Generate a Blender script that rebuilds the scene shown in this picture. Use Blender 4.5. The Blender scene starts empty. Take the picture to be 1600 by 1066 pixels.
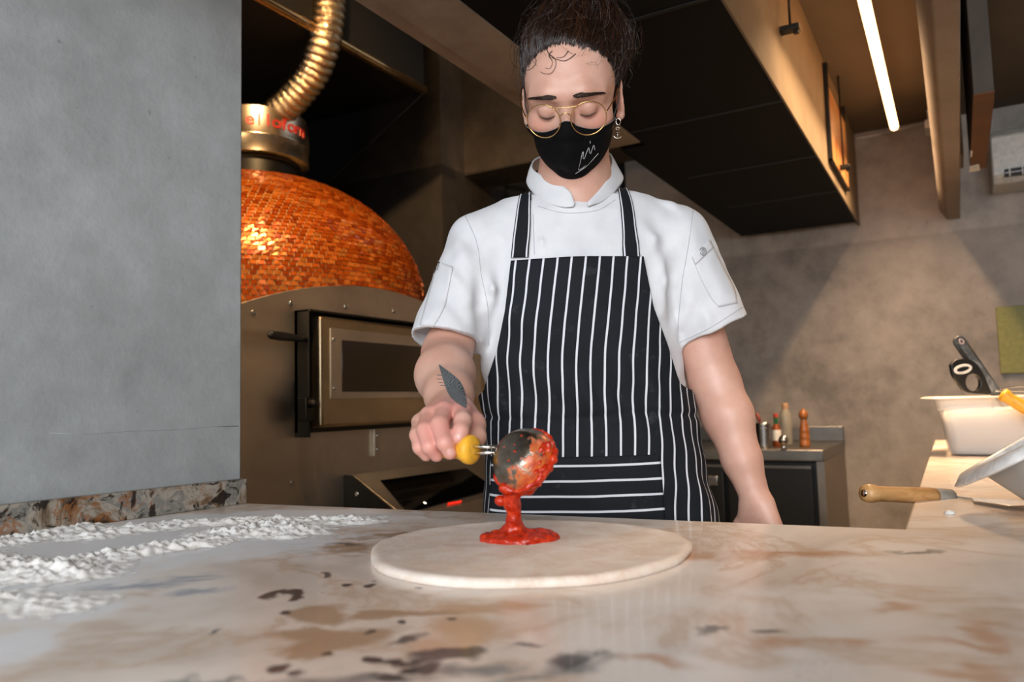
import bpy, bmesh, math, random
import numpy as np
from mathutils import Vector, Matrix
from mathutils.bvhtree import BVHTree
from mathutils import noise as mnoise
random.seed(7); RNG = np.random.default_rng(7)
S = bpy.context.scene; COL = S.collection
PI = math.pi

# ------------------------------------------------------------------ camera
FPX = 1200.0
def _n(v): return v/np.linalg.norm(v)
_dY = _n(np.array([700., 79., FPX])); _dX = np.array([2074., -150., -FPX]); _dX = _n(_dX-_dX.dot(_dY)*_dY)
_dZ = np.cross(_dX, _dY); CM = np.stack([_dX, _dY, _dZ], 1)
CAM = np.array([0., 0., 1.07])
FW = _n(np.array([CM[2,0], CM[2,1], 0.])); RT = np.array([FW[1], -FW[0], 0.]); UP = np.array([0., 0., 1.])
def ray(x, y): return CM.T @ _n(np.array([x-800., y-533., FPX]))
def onz(x, y, z): d = ray(x, y); return CAM+d*((z-CAM[2])/d[2])
def onx(x, y, X): d = ray(x, y); return CAM+d*(X/d[0])
def ony(x, y, Y): d = ray(x, y); return CAM+d*(Y/d[1])
def P(x, y, w): d = ray(x, y); return CAM+d*(w/d.dot(FW))
def L(u, w, z): return CAM*[1,1,0]+RT*u+FW*w+UP*z
cd = bpy.data.cameras.new('camera'); cam = bpy.data.objects.new('camera', cd); COL.objects.link(cam)
mw = Matrix.Identity(4)
for i in range(3):
    mw[i][0] = CM[0,i]; mw[i][1] = -CM[1,i]; mw[i][2] = -CM[2,i]; mw[i][3] = CAM[i]
cam.matrix_world = mw
cd.lens = 27.0; cd.sensor_width = 36.0; cd.clip_start = 0.02
cd.dof.use_dof = True; cd.dof.focus_distance = 1.22; cd.dof.aperture_fstop = 4.5
S.camera = cam
# ------------------------------------------------------------------ light and exposure
S.view_settings.view_transform = 'Standard'; S.view_settings.look = 'None'
S.view_settings.exposure = 0.18; S.view_settings.gamma = 1.0; S.view_settings.use_curve_mapping = False
W = bpy.data.worlds.new('daylight'); S.world = W; W.use_nodes = True
bg = W.node_tree.nodes['Background']; bg.inputs[0].default_value = (0.86, 0.92, 1.0, 1); bg.inputs[1].default_value = 1.0
def light(name, kind, loc, energy, color, size=0.2, target=None, size_y=None, spot=None, blend=.5, spread=None):
    d = bpy.data.lights.new(name, kind); d.energy = energy; d.color = color
    if kind == 'AREA':
        d.size = size
        if size_y: d.shape = 'RECTANGLE'; d.size_y = size_y
    else: d.shadow_soft_size = size
    if spread: d.spread = math.radians(spread)
    if spot: d.spot_size = math.radians(spot); d.spot_blend = blend
    o = bpy.data.objects.new(name, d); COL.objects.link(o); o.location = loc
    if target is not None:
        o.rotation_euler = (Vector(target)-Vector(loc)).to_track_quat('-Z', 'Y').to_euler()
    return o
WARM = (1.0, 0.66, 0.34); DAY = (0.93, 0.96, 1.0)
light('street_window_daylight', 'AREA', (0.9, -2.6, 2.0), 135, DAY, 2.6, (-0.6, 1.2, 1.0), 1.8)
light('oven_spotlight', 'SPOT', (-1.06, 1.0, 2.6), 120, WARM, 0.04, (-1.8, 1.9, 1.45), spot=90)
light('worktop_lamp', 'AREA', (-.60, .70, 2.75), 44, (.98, .97, .97), 1.3, (-.4, .75, .9), .7)
light('hidden_warm_fill', 'POINT', (-1.62, .62, 1.55), 16, WARM, .07)  # unseen warm fill added behind the pillar to brighten beam and oven
light('right_track_spot', 'SPOT', (.25, 1.2, 2.25), 22, (1.0, .76, .54), .05, (-.45, 1.1, 1.5), spot=70)
light('kitchen_downlight', 'SPOT', (-1.45, 1.9, 2.9), 8, WARM, 0.06, (-1.9, 3.0, 1.8), spot=100)

# ------------------------------------------------------------------ helpers
class MB:
    def __init__(s): s.v = []; s.f = []; s.uv = None
    def add(s, vs, fs):
        n = len(s.v); s.v.extend([tuple(map(float, p)) for p in vs]); s.f.extend([tuple(i+n for i in f) for f in fs]); return s
    def box(s, c, size, R=None):
        x, y, z = [k/2 for k in size]; R = R if R is not None else np.eye(3); c = np.array(c, float)
        vs = [c+R@np.array([sx*x, sy*y, sz*z]) for sz in (-1, 1) for sy in (-1, 1) for sx in (-1, 1)]
        return s.add(vs, [(0,2,3,1),(4,5,7,6),(0,1,5,4),(2,6,7,3),(0,4,6,2),(1,3,7,5)])
    def bb(s, lo, hi): lo = np.array(lo, float); hi = np.array(hi, float); return s.box((lo+hi)/2, hi-lo)
    def prism(s, poly, off):
        off = np.array(off, float); n = len(poly); a = [np.array(p, float) for p in poly]; b = [p+off for p in a]
        nn = np.zeros(3)
        for i in range(n): nn += np.cross(a[i], a[(i+1) % n])
        if nn.dot(off) < 0: a = a[::-1]; b = b[::-1]
        fs = [tuple(range(n))[::-1], tuple(range(n, 2*n))]+[(i, (i+1) % n, n+(i+1) % n, n+i) for i in range(n)]
        return s.add(a+b, fs)
    def tube(s, pts, r, n=10, cap=True, flat=None):
        pts = [np.array(p, float) for p in pts]; m = len(pts); rr = r if hasattr(r, '__len__') else [r]*m
        t = [_n(pts[min(i+1, m-1)]-pts[max(i-1, 0)]+1e-12) for i in range(m)]
        a = np.array([0,0,1.]) if abs(t[0][2]) < .9 else np.array([1.,0,0]); u = _n(np.cross(t[0], a)); vs = []
        for i in range(m):
            u = _n(u-u.dot(t[i])*t[i]); w = np.cross(t[i], u)
            for k in range(n):
                q = 2*PI*k/n; vs.append(pts[i]+rr[i]*(math.cos(q)*u+math.sin(q)*w*(flat or 1)))
        fs = [(i*n+k, i*n+(k+1) % n, (i+1)*n+(k+1) % n, (i+1)*n+k) for i in range(m-1) for k in range(n)]
        if cap: fs += [tuple(range(n))[::-1], tuple(range((m-1)*n, m*n))]
        return s.add(vs, fs)
    def lathe(s, prof, c=(0,0,0), ax=(0,0,1), n=32, closed=True):
        ax = _n(np.array(ax, float)); a = np.array([0,0,1.]) if abs(ax[2]) < .9 else np.array([1.,0,0])
        u = _n(np.cross(a, ax)); w = np.cross(ax, u); c = np.array(c, float); m = len(prof)
        vs = [c+ax*h+max(r, 1e-5)*(math.cos(2*PI*k/n)*u+math.sin(2*PI*k/n)*w) for r, h in prof for k in range(n)]
        fs = [(i*n+k, i*n+(k+1) % n, (i+1)*n+(k+1) % n, (i+1)*n+k) for i in range(m-1) for k in range(n)]
        if closed: fs += [tuple(range(n))[::-1], tuple(range((m-1)*n, m*n))]
        return s.add(vs, fs)
    def grid(s, rows, closed=False):
        m = len(rows); n = len(rows[0]); vs = [p for r in rows for p in r]
        return s.add(vs, [(i*n+k, i*n+(k+1) % n, (i+1)*n+(k+1) % n, (i+1)*n+k) for i in range(m-1) for k in range(n if closed else n-1)])
ORIG = {}
def obj(name, mb, mat, parent=None, smooth=False, bevel=0, seg=2, origin=None, sub=0, solid=0, fix=False, uv=None, soff=0):
    root = parent
    while root is not None and root.parent is not None: root = root.parent
    if root is not None: o0 = ORIG[root.name]
    elif origin is not None: o0 = np.array(origin, float)
    else:
        a = np.array(mb.v); o0 = np.array([(a[:,0].min()+a[:,0].max())/2, (a[:,1].min()+a[:,1].max())/2, a[:,2].min()])
    me = bpy.data.meshes.new(name)
    vv = np.array(mb.v, float)-o0
    me.from_pydata(vv.tolist(), [], mb.f); me.update()
    if uv is not None:
        ul = me.uv_layers.new(name='UVMap'); li = np.zeros(len(me.loops), np.int32); me.loops.foreach_get('vertex_index', li)
        ul.data.foreach_set('uv', np.array(uv, np.float32)[li].ravel())
    if fix:
        b = bmesh.new(); b.from_mesh(me); bmesh.ops.recalc_face_normals(b, faces=b.faces); b.to_mesh(me); b.free()
    if smooth: me.shade_smooth()
    if smooth == 'auto' : me.set_sharp_from_angle(angle=math.radians(38))
    o = bpy.data.objects.new(name, me); COL.objects.link(o); me.materials.append(mat)
    if parent is not None: o.parent = parent
    else: o.location = o0; ORIG[o.name] = o0
    if bevel:
        m = o.modifiers.new('bevel', 'BEVEL'); m.width = bevel; m.segments = seg; m.limit_method = 'ANGLE'; m.angle_limit = math.radians(40)
        if not smooth: me.shade_smooth(); me.set_sharp_from_angle(angle=math.radians(38))
    if solid: m = o.modifiers.new('solid', 'SOLIDIFY'); m.thickness = solid; m.offset = soff
    if sub: m = o.modifiers.new('sub', 'SUBSURF'); m.levels = sub; m.render_levels = sub
    return o
def tag(o, label=None, cat=None, group=None, kind=None):
    if label: o['label'] = label
    if cat: o['category'] = cat
    if group: o['group'] = group
    if kind: o['kind'] = kind
    return o
def thing(name, label, cat, loc, group=None):
    o = bpy.data.objects.new(name, None); COL.objects.link(o); o.location = tuple(map(float, loc)); o.empty_display_size = .05
    ORIG[o.name] = np.array(loc, float); return tag(o, label, cat, group)
def struct(name, mb, mat, **k): return tag(obj(name, mb, mat, **k), kind='structure')

# ------------------------------------------------------------------ materials
def srgb(h):
    if isinstance(h, str): h = [int(h[i:i+2], 16)/255 for i in (0, 2, 4)]
    return tuple([(c/12.92 if c <= .04045 else ((c+.055)/1.055)**2.4) for c in h])+(1.,)
class NT:
    def __init__(s, name, rough=.6, metal=0.0, color='808080', spec=.5):
        s.m = bpy.data.materials.new(name); s.m.use_nodes = True; s.t = s.m.node_tree; s.n = s.t.nodes
        s.b = s.n['Principled BSDF']; s.b.inputs['Roughness'].default_value = rough; s.b.inputs['Metallic'].default_value = metal
        s.b.inputs['Base Color'].default_value = srgb(color); s.b.inputs['Specular IOR Level'].default_value = spec; s._co = None
    def new(s, t, **k):
        x = s.n.new(t)
        for a, v in k.items(): setattr(x, a, v)
        return x
    def co(s, kind='Position'):
        if kind == 'Position':
            g = s.new('ShaderNodeNewGeometry'); return g.outputs['Position']
        return s.new('ShaderNodeTexCoord').outputs[kind]
    def lk(s, a, b): s.t.links.new(a, b)
    def noise(s, scale, detail=6, rough=.55, dist=0, vec=None, stretch=None):
        x = s.new('ShaderNodeTexNoise'); x.inputs['Scale'].default_value = scale; x.inputs['Detail'].default_value = detail
        x.inputs['Roughness'].default_value = rough; x.inputs['Distortion'].default_value = dist
        v = vec if vec is not None else s.co()
        if stretch:
            mp = s.new('ShaderNodeMapping'); mp.inputs['Scale'].default_value = stretch; s.lk(v, mp.inputs['Vector']); v = mp.outputs[0]
        s.lk(v, x.inputs['Vector']); return x.outputs[0]
    def ramp(s, fac, stops, interp='LINEAR'):
        x = s.new('ShaderNodeValToRGB'); x.color_ramp.interpolation = interp; e = x.color_ramp.elements
        while len(e) < len(stops): e.new(.5)
        for i, (p, c) in enumerate(stops): e[i].position = p; e[i].color = srgb(c) if isinstance(c, str) else (c, c, c, 1)
        s.lk(fac, x.inputs[0]); return x.outputs[0]
    def mix(s, fac, a, b, blend='MIX'):
        x = s.new('ShaderNodeMix', data_type='RGBA', blend_type=blend)
        for sock, v in ((0, fac), (6, a), (7, b)):
            if isinstance(v, str): x.inputs[sock].default_value = srgb(v)
            elif isinstance(v, (int, float)): x.inputs[sock].default_value = v if sock == 0 else (v, v, v, 1)
            else: s.lk(v, x.inputs[sock])
        return x.outputs[2]
    def math(s, op, a, b=None, c=None, clamp=False):
        x = s.new('ShaderNodeMath', operation=op, use_clamp=clamp)
        for i, v in enumerate((a, b, c)):
            if v is None: continue
            if isinstance(v, (int, float)): x.inputs[i].default_value = v
            else: s.lk(v, x.inputs[i])
        return x.outputs[0]
    def col(s, c): s.lk(c, s.b.inputs['Base Color']); return s
    def rgh(s, c): s.lk(c, s.b.inputs['Roughness']); return s
    def bump(s, h, dist=.002, strength=.5):
        x = s.new('ShaderNodeBump'); x.inputs['Distance'].default_value = dist; x.inputs['Strength'].default_value = strength
        s.lk(h, x.inputs['Height']); s.lk(x.outputs[0], s.b.inputs['Normal']); return s
def simple(name, color, rough=.5, metal=0, spec=.5, bump=None):
    t = NT(name, rough, metal, color, spec)
    n1 = t.noise(60, 3); t.col(t.mix(t.ramp(n1, [(.3, 0.), (.75, 1.)]), tuple_hex(color, .9), tuple_hex(color, 1.06)))
    if bump: t.bump(t.noise(bump[0], 4), bump[1], .5)
    return t.m
def tuple_hex(h, k):
    return ''.join('%02x' % int(max(0, min(255, round(int(h[i:i+2], 16)*k)))) for i in (0, 2, 4))
def concrete(name, lo, mid, hi, scale=1.0, bumpd=.002, band=None, rough=.8):
    t = NT(name, rough)
    a = t.noise(1.3*scale, 8, .6, .4); b = t.noise(9*scale, 8, .65); c = t.noise(70*scale, 4, .6)
    f = t.math('ADD', t.math('MULTIPLY', a, .6), t.math('MULTIPLY', b, .4))
    base = t.ramp(f, [(.36, lo), (.5, mid), (.64, hi)])
    pits = t.ramp(t.noise(38*scale, 2, .5), [(.20, .7), (.27, 1.)])
    base = t.mix(1.0, base, pits, 'MULTIPLY')
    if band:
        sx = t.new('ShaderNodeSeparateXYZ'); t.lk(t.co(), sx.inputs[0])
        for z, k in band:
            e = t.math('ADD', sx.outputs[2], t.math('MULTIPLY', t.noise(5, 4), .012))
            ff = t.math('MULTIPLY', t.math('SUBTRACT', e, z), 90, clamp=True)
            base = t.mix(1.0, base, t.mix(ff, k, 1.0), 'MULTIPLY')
    t.col(base); t.rgh(t.ramp(b, [(.3, rough-.12), (.7, rough+.1)]))
    t.bump(t.math('ADD', t.math('MULTIPLY', c, .35), b), bumpd, .6)
    return t.m
M = {}
M['plaster'] = concrete('grey_plaster', '8f9393', '9da1a1', 'acb0b1', 1.5, .003, rough=.62)
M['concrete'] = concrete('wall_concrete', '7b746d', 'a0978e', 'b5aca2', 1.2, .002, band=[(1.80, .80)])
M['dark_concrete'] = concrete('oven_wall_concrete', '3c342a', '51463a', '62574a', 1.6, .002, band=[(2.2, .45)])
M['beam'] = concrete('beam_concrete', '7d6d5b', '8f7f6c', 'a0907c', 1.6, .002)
M['beam_right'] = concrete('beam_plaster', '77695a', '85776a', '938577', 1.2, .001)
M['ceiling'] = concrete('ceiling_paint', '4a4033', '54493a', '5e5242', 1.2, .001)
M['black_ceiling'] = simple('black_ceiling_paint', '0b0a09', .8)
M['floor'] = concrete('floor_screed', '55504a', '6a645d', '7b756d', 1.0, .001, rough=.5)
M['black_sheet'] = simple('black_painted_sheet', '0d0c0b', .75, spec=.2)
M['hood_side'] = concrete('hood_side_board', '655741', '71624c', '7d6d57', 1.3, .0008, rough=.6)
def steel(name, color, rough=.3, stretch=(2, 2, 160), var=.1):
    t = NT(name, rough, 1.0, color)
    n = t.noise(2.5, 5, .6, 0, stretch=stretch); m = t.noise(4, 6, .6, .5)
    t.rgh(t.math('ADD', t.math('MULTIPLY', m, .22), rough-.08))
    t.col(t.mix(t.ramp(m, [(.3, 0.), (.7, 1.)]), tuple_hex(color, 1-var), tuple_hex(color, 1+var)))
    t.bump(n, .0004, .25); return t.m
M['oven_steel'] = steel('oven_brushed_steel', 'bbb0a0', .44, (3, 3, 90))
M['steel'] = steel('stainless_steel', 'b4b2ae', .26)
M['polished'] = steel('polished_steel', 'd0ccc4', .12)
M['dark_steel'] = steel('dark_steel', '3a3733', .4)
M['black_plastic'] = simple('black_plastic', '141414', .38)
M['black_rough'] = simple('black_rubber', '101010', .6)
M['screen'] = NT('touch_glass', .06, 0, '050505').m
M['oven_glass'] = NT('sooty_oven_glass', .12, 0, '2a1d14').m
def emis(name, color, s):
    t = NT(name, .5, 0, color); t.b.inputs['Emission Color'].default_value = srgb(color); t.b.inputs['Emission Strength'].default_value = s; return t.m
M['led'] = emis('led_diffuser', 'ffc084', 9.0)
M['red_led'] = emis('red_led', 'ff2a18', 1.2)
M['white_led'] = emis('white_led', 'fff0d0', 4)
M['wood'] = None
t = NT('turned_wood', .42); n = t.noise(14, 6, .6, 1.2, stretch=(1, 1, 6)); t.col(t.ramp(n, [(.3, 'a87440'), (.5, 'c4955e'), (.7, 'd6ab78')])); t.bump(n, .0005, .3); M['wood'] = t.m
t = NT('pepper_mill_wood', .3); n = t.noise(30, 5, .6, 1); t.col(t.ramp(n, [(.3, '7a4218'), (.7, '9d6028')])); M['mill'] = t.m
M['gold_wire'] = NT('gold_wire', .18, 1, 'd8b071').m
M['yellow'] = simple('yellow_plastic', 'f2b233', .45)
M['white_plastic'] = simple('white_plastic', 'dcdad4', .4)

# ------------------------------------------------------------------ room
YB = 4.0; ZC = 2.33
struct('floor', MB().bb((-3.4, -3.2, -.06), (2.2, 4.2, 0)), M['floor'])
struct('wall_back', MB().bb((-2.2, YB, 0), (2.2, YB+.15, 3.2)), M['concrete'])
struct('wall_left', MB().bb((-3.4, -.6, 0), (-3.25, 4.2, 3.2)), M['black_sheet'])
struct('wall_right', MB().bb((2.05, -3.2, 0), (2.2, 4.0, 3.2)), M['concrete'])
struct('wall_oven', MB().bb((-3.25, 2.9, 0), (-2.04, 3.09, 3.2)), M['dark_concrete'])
struct('wall_recess', MB().bb((-2.10, 3.9, 0), (-1.55, 3.99, 3.2)), M['black_sheet'])
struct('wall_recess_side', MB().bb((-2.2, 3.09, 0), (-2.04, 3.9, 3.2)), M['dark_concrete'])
struct('ceiling', MB().bb((-1.09, .2, ZC), (2.2, YB+.15, ZC+.1)), M['ceiling'])
struct('ceiling_over_oven', MB().bb((-3.4, -.6, 3.2), (-.9, 4.2, 3.3)), M['black_ceiling'])
struct('ceiling_front', MB().bb((-3.4, -3.2, 2.9), (2.2, .3, 3.0)), M['ceiling'])
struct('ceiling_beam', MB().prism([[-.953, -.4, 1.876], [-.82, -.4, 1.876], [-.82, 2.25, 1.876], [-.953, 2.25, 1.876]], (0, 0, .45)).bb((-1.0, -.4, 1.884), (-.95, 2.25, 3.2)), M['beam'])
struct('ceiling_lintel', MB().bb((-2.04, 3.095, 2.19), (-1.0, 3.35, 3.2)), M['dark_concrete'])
struct('ceiling_beam_right', MB().prism([[-.030, .2, 1.905], [.000, .2, 1.853], [.05, .2, 1.853], [.05, .2, ZC], [-.030, .2, ZC]], (0, YB-.2, 0)), M['beam_right'], bevel=.004)
# pillar at the left with its plastered face, and the marble upstand at its foot
pc = onz(386, 787, .9); pl = onz(0, 841, .9); pd = _n(pl-pc)
pn = np.array([pd[1], -pd[0], 0.]);  pn = pn if pn[0] > 0 else -pn   # pointing to the kitchen
face0 = pc-pn*.018-pd*.0
A = face0.copy(); B = face0+pd*1.7
mb = MB().prism([[A[0], A[1], 0], [B[0], B[1], 0], [B[0]-pn[0]*.3, B[1]-pn[1]*.3, 0], [A[0]-pn[0]*.3, A[1]-pn[1]*.3, 0]], (0, 0, 2.9))
struct('wall_pillar', mb, M['plaster'], bevel=.003)
def onface_pillar(x, y): d = ray(x, y); return CAM+d*((face0-CAM).dot(pn)/d.dot(pn))
sc_ = [onface_pillar(x, y)-pn*.0002 for x, y in ((78, 677), (140, 679), (200, 674), (270, 672), (330, 667), (372, 666))]
struct('trim_2', MB().tube(sc_, .0011, 6, flat=.6), M['plaster'], smooth=True)
# ------------------------------------------------------------------ marble
def marble(name, dust=True):
    t = NT(name, .22, 0, 'd0c0b0')
    pos = t.co()
    wn = t.new('ShaderNodeTexNoise'); wn.inputs['Scale'].default_value = 9; wn.inputs['Detail'].default_value = 5; t.lk(pos, wn.inputs['Vector'])
    def dot(v):
        x = t.new('ShaderNodeVectorMath', operation='DOT_PRODUCT'); t.lk(pos, x.inputs[0]); x.inputs[1].default_value = tuple(v); return x.outputs['Value']
    cu = t.math('ADD', dot(RT), t.math('MULTIPLY', t.math('SUBTRACT', t.noise(11, 4), .5), .085))
    cw = t.math('ADD', dot(FW), t.math('MULTIPLY', t.math('SUBTRACT', t.noise(12, 4, vec=None, dist=.5), .5), .11))
    cb = t.new('ShaderNodeCombineXYZ'); t.lk(cu, cb.inputs[0]); t.lk(cw, cb.inputs[1])
    def dist(lst):
        out = None
        for (x, y, rx, ry) in lst:
            p = onz(x, y, .9); w = (p-CAM).dot(FW); u = (p-CAM).dot(RT)
            p2 = onz(x, y+ry, .9); rw = abs((p2-CAM).dot(FW)-w); ru = rx*w/FPX
            s = t.new('ShaderNodeVectorMath', operation='SUBTRACT'); t.lk(cb.outputs[0], s.inputs[0]); s.inputs[1].default_value = (u, w, 0)
            m = t.new('ShaderNodeVectorMath', operation='MULTIPLY'); t.lk(s.outputs[0], m.inputs[0]); m.inputs[1].default_value = (1/ru, 1/rw, 0)
            l = t.new('ShaderNodeVectorMath', operation='LENGTH'); t.lk(m.outputs[0], l.inputs[0]); d = l.outputs['Value']
            out = d if out is None else t.math('MINIMUM', out, d)
        return out
    a = t.noise(2.6, 9, .62, 1.0); b = t.noise(7.0, 8, .65, .8, stretch=(1, .6, 1)); c = t.noise(1.5, 4, .5, .3)
    base = t.ramp(a, [(.34, 'cfc1b4'), (.46, 'e3d6ca'), (.56, 'ebe1d8'), (.68, 'dcd5cf')])
    base = t.mix(t.ramp(b, [(.58, 0.), (.68, .4)]), base, 'bfae9d')
    v1 = t.math('ABSOLUTE', t.math('SUBTRACT', t.noise(3.1, 7, .6, .8), .5))
    base = t.mix(t.ramp(v1, [(0., .5), (.014, .25), (.04, 0.)]), base, 'b9936a')
    edge = t.noise(26, 6, .7)
    def layer(base, lst, colr, soft=.25, k=1.0, rg=.5):
        d = t.math('ADD', dist(lst), t.math('MULTIPLY', t.math('SUBTRACT', edge, .5), rg))
        return t.mix(t.ramp(d, [(max(0, 1-soft), k), (1.0, 0.)]), base, colr)
    base = layer(base, [(545, 856, 50, 13), (500, 992, 130, 16), (470, 1012, 70, 18), (640, 962, 110, 6), (515, 960, 45, 18), (690, 850, 60, 6), (600, 838, 70, 5)], 'a98a6c', .35, .85)
    base = layer(base, [(720, 985, 85, 30), (760, 950, 130, 14), (690, 1010, 60, 14)], 'c59f7c', .5, .8)
    base = layer(base, [(1240, 868, 160, 8), (1080, 866, 60, 8), (1500, 1000, 110, 12), (1530, 990, 50, 14), (1240, 1006, 70, 12), (1330, 1005, 60, 10), (1500, 1050, 120, 16), (1390, 950, 50, 8), (1000, 1035, 80, 10)], 'ba8050', .8, .7)
    base = layer(base, [(740, 1042, 110, 14), (560, 1060, 170, 12), (900, 1040, 60, 22), (840, 1060, 60, 12), (330, 1066, 90, 8)], '6d6f6e', .7, .8, 1.2)
    base = layer(base, [(1120, 982, 40, 4), (1225, 988, 30, 4), (1440, 862, 50, 4), (815, 1006, 26, 5), (660, 835, 50, 3), (540, 850, 50, 3)], '5e5d5b', .6, .85, .8)
    spots = [(437, 929, 20, 9), (470, 926, 26, 5), (484, 930, 14, 6), (476, 958, 17, 5), (582, 916, 10, 3.5), (518, 1011, 15, 5), (549, 914, 8, 3), (615, 977, 8, 4), (594, 1027, 16, 7),
             (645, 1030, 60, 8), (700, 1020, 60, 10), (668, 1042, 30, 10), (440, 1040, 26, 10), (480, 1046, 18, 8), (895, 1025, 40, 14), (318, 988, 9, 4), (560, 983, 10, 3), (645, 923, 10, 3), (705, 972, 12, 4), (510, 897, 8, 2.5),
             (640, 1003, 28, 6), (745, 1012, 30, 8), (620, 842, 24, 2.5), (597, 906, 8, 2), (470, 843, 20, 1.5), (620, 1058, 40, 8)]
    base = layer(base, spots[:13], '2b2a2a', .35, .92, .55)
    base = layer(base, spots[13:], '3b3938', .5, .85, .9)
    rgh = t.ramp(b, [(.3, .26), (.7, .42)])
    if dust:
        dm = t.math('ADD', dist([(250, 850, 330, 42), (60, 900, 230, 46), (60, 955, 150, 30), (430, 812, 260, 20), (20, 1010, 90, 40)]), t.math('MULTIPLY', t.math('SUBTRACT', t.noise(23, 8, .78), .5), 1.6))
        f = t.ramp(dm, [(.2, 1.), (.7, .85), (1.45, .0)])
        f = t.math('MULTIPLY', f, t.ramp(t.noise(90, 5, .7, vec=None, stretch=(1.6, .5, 1)), [(.28, .55), (.5, 1.)]))
        base = t.mix(f, base, 'e2e3e5')
        rgh = t.math('ADD', rgh, t.math('MULTIPLY', f, .55))
        wm = t.math('ADD', dist([(1080, 945, 220, 26), (950, 960, 120, 24), (1200, 925, 200, 20), (660, 900, 60, 14), (760, 924, 150, 5)]), t.math('MULTIPLY', t.math('SUBTRACT', t.noise(22, 8, .7), .5), 1.4))
        g = t.ramp(wm, [(.2, .6), (1.0, .0)]); base = t.mix(g, base, 'dedad6'); rgh = t.math('ADD', rgh, t.math('MULTIPLY', g, .3))
        bl = t.ramp(t.math('ADD', dist([(230, 912, 90, 8), (310, 925, 60, 7), (85, 960, 60, 4), (300, 905, 60, 5)]), t.math('MULTIPLY', t.math('SUBTRACT', t.noise(25, 6, .7), .5), 1.3)), [(.3, .8), (1., 0.)])
        base = t.mix(bl, base, '8f95a3')
    t.col(base); t.rgh(rgh)
    t.b.inputs['Coat Weight'].default_value = .25; t.b.inputs['Coat Roughness'].default_value = .08
    t.bump(t.noise(160, 3), .0003, .25)
    return t.m
M['marble'] = marble('polished_marble')
t = NT('marble_upstand', .3)
a = t.noise(10, 8, .65, 1.2); b = t.noise(16, 7, .65, 1.5)
base = t.ramp(a, [(.38, '1d1713'), (.45, '6f5c48'), (.52, 'a0978a'), (.58, '73726c'), (.7, 'a8a092')])
base = t.mix(t.ramp(b, [(.53, 0.), (.57, .85), (.62, .1)]), base, '8a5220')
base = t.mix(t.ramp(t.noise(24, 6, .7, 1.5), [(.40, .95), (.46, 0.)]), base, '1c1511')
t.col(base); M['upstand'] = t.m

# counter: slab under the photographer, with a leg running back along the right side
k1 = pc; k2 = onz(1413, 827, .9); k3 = onz(1455, 705, .9); kd = _n(k3-k2); k4 = k2+kd*2.05
poly = [pc-pn*.016, k2, k4, k4+np.array([.62, .0, 0]), [.72, .9, .9], [.75, .12, .9], pc+pd*.87-pn*.016, pc+pd*.6-pn*.016]
poly = [np.array([p[0], p[1], .87]) for p in poly]
cnt = thing('marble_counter', 'cream and rust veined polished marble counter dusted with flour, turning back along the right', 'counter', [-.4, .7, 0])
obj('worktop', MB().prism(poly, (0, 0, .03)), M['marble'], cnt, bevel=.003)
ins = [poly[0]+[.03, -.05, 0], poly[1]+[.05, -.04, 0], poly[2]+[.05, -.05, 0], poly[3]+[-.05, -.05, 0], poly[4]+[-.05, 0, 0], poly[5]+[-.05, .05, 0], poly[6]+[.06, .05, 0], poly[7]+[.05, 0, 0]]
obj('base_cabinet', MB().prism([p*[1, 1, 0] for p in ins], (0, 0, .87)), M['dark_steel'], cnt)
# upstand strip
s0 = onz(386, 787, .9)
stripH = .045
q = [s0-pn*.018, s0, s0+pd*1.2, s0+pd*1.2-pn*.018]
struct('trim_1', MB().prism([[p[0], p[1], .9] for p in q], (0, 0, stripH)), M['upstand'], bevel=.0015)

# flour heaps (a heightfield kept only where there is flour)
def flour(name, lines, label, amp=1.0, seed=0):
    seg = []
    for ln in lines:
        pts = [onz(x, y, .9)[:2] for x, y in ln[0]]
        for i in range(len(pts)-1): seg.append((pts[i], pts[i+1], ln[1], ln[2]))
    al = np.array([p for s in seg for p in s[:2]]); lo = al.min(0)-.07; hi = al.max(0)+.07; st = .0028
    nx, ny = [int(k) for k in (hi-lo)/st]; X, Y = np.meshgrid(lo[0]+np.arange(nx)*st, lo[1]+np.arange(ny)*st, indexing='ij')
    H = np.zeros_like(X)
    for a, b, w, h in seg:
        d = b-a; tt = np.clip(((X-a[0])*d[0]+(Y-a[1])*d[1])/(d@d+1e-9), 0, 1); r = np.hypot(X-a[0]-tt*d[0], Y-a[1]-tt*d[1])
        H = np.maximum(H, h*np.exp(-(r/w/1.25)**2))
    NZ = np.array([[mnoise.fractal(Vector((X[i,j]*40+seed, Y[i,j]*40, 3)), .6, 2.1, 5)+.9*mnoise.fractal(Vector((X[i,j]*120, Y[i,j]*120, 9)), .6, 2.2, 4) for j in range(ny)] for i in range(nx)])
    Z = (H*.8*(1+.5*NZ)-.0021+.0012*NZ)*amp
    keep = Z > 0; mb = MB(); idx = -np.ones(X.shape, int); k = 0
    # face kept when any corner has flour; clamp to the slab
    fc = keep[:-1,:-1] | keep[1:,:-1] | keep[:-1,1:] | keep[1:,1:]
    need = np.zeros_like(keep)
    for a_, b_ in ((0,0),(1,0),(0,1),(1,1)): need[a_:need.shape[0]-1+a_, b_:need.shape[1]-1+b_] |= fc
    ii = np.argwhere(need); idx[need] = np.arange(len(ii))
    mb.v = [(X[i,j], Y[i,j], .9003+max(0, Z[i,j])) for i, j in ii]
    mb.f = [(int(idx[i,j]), int(idx[i+1,j]), int(idx[i+1,j+1]), int(idx[i,j+1])) for i, j in np.argwhere(fc)]
    return tag(obj(name, mb, M['flour'], smooth=True), label, 'flour', kind='stuff')
t = NT('flour', .95, 0, 'f2f0eb'); t.col(t.ramp(t.noise(40, 5), [(.3, 'e6e1d8'), (.6, 'f6f4f0')])); t.bump(t.noise(420, 4, .7), .0012, .8); M['flour'] = t.m
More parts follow.
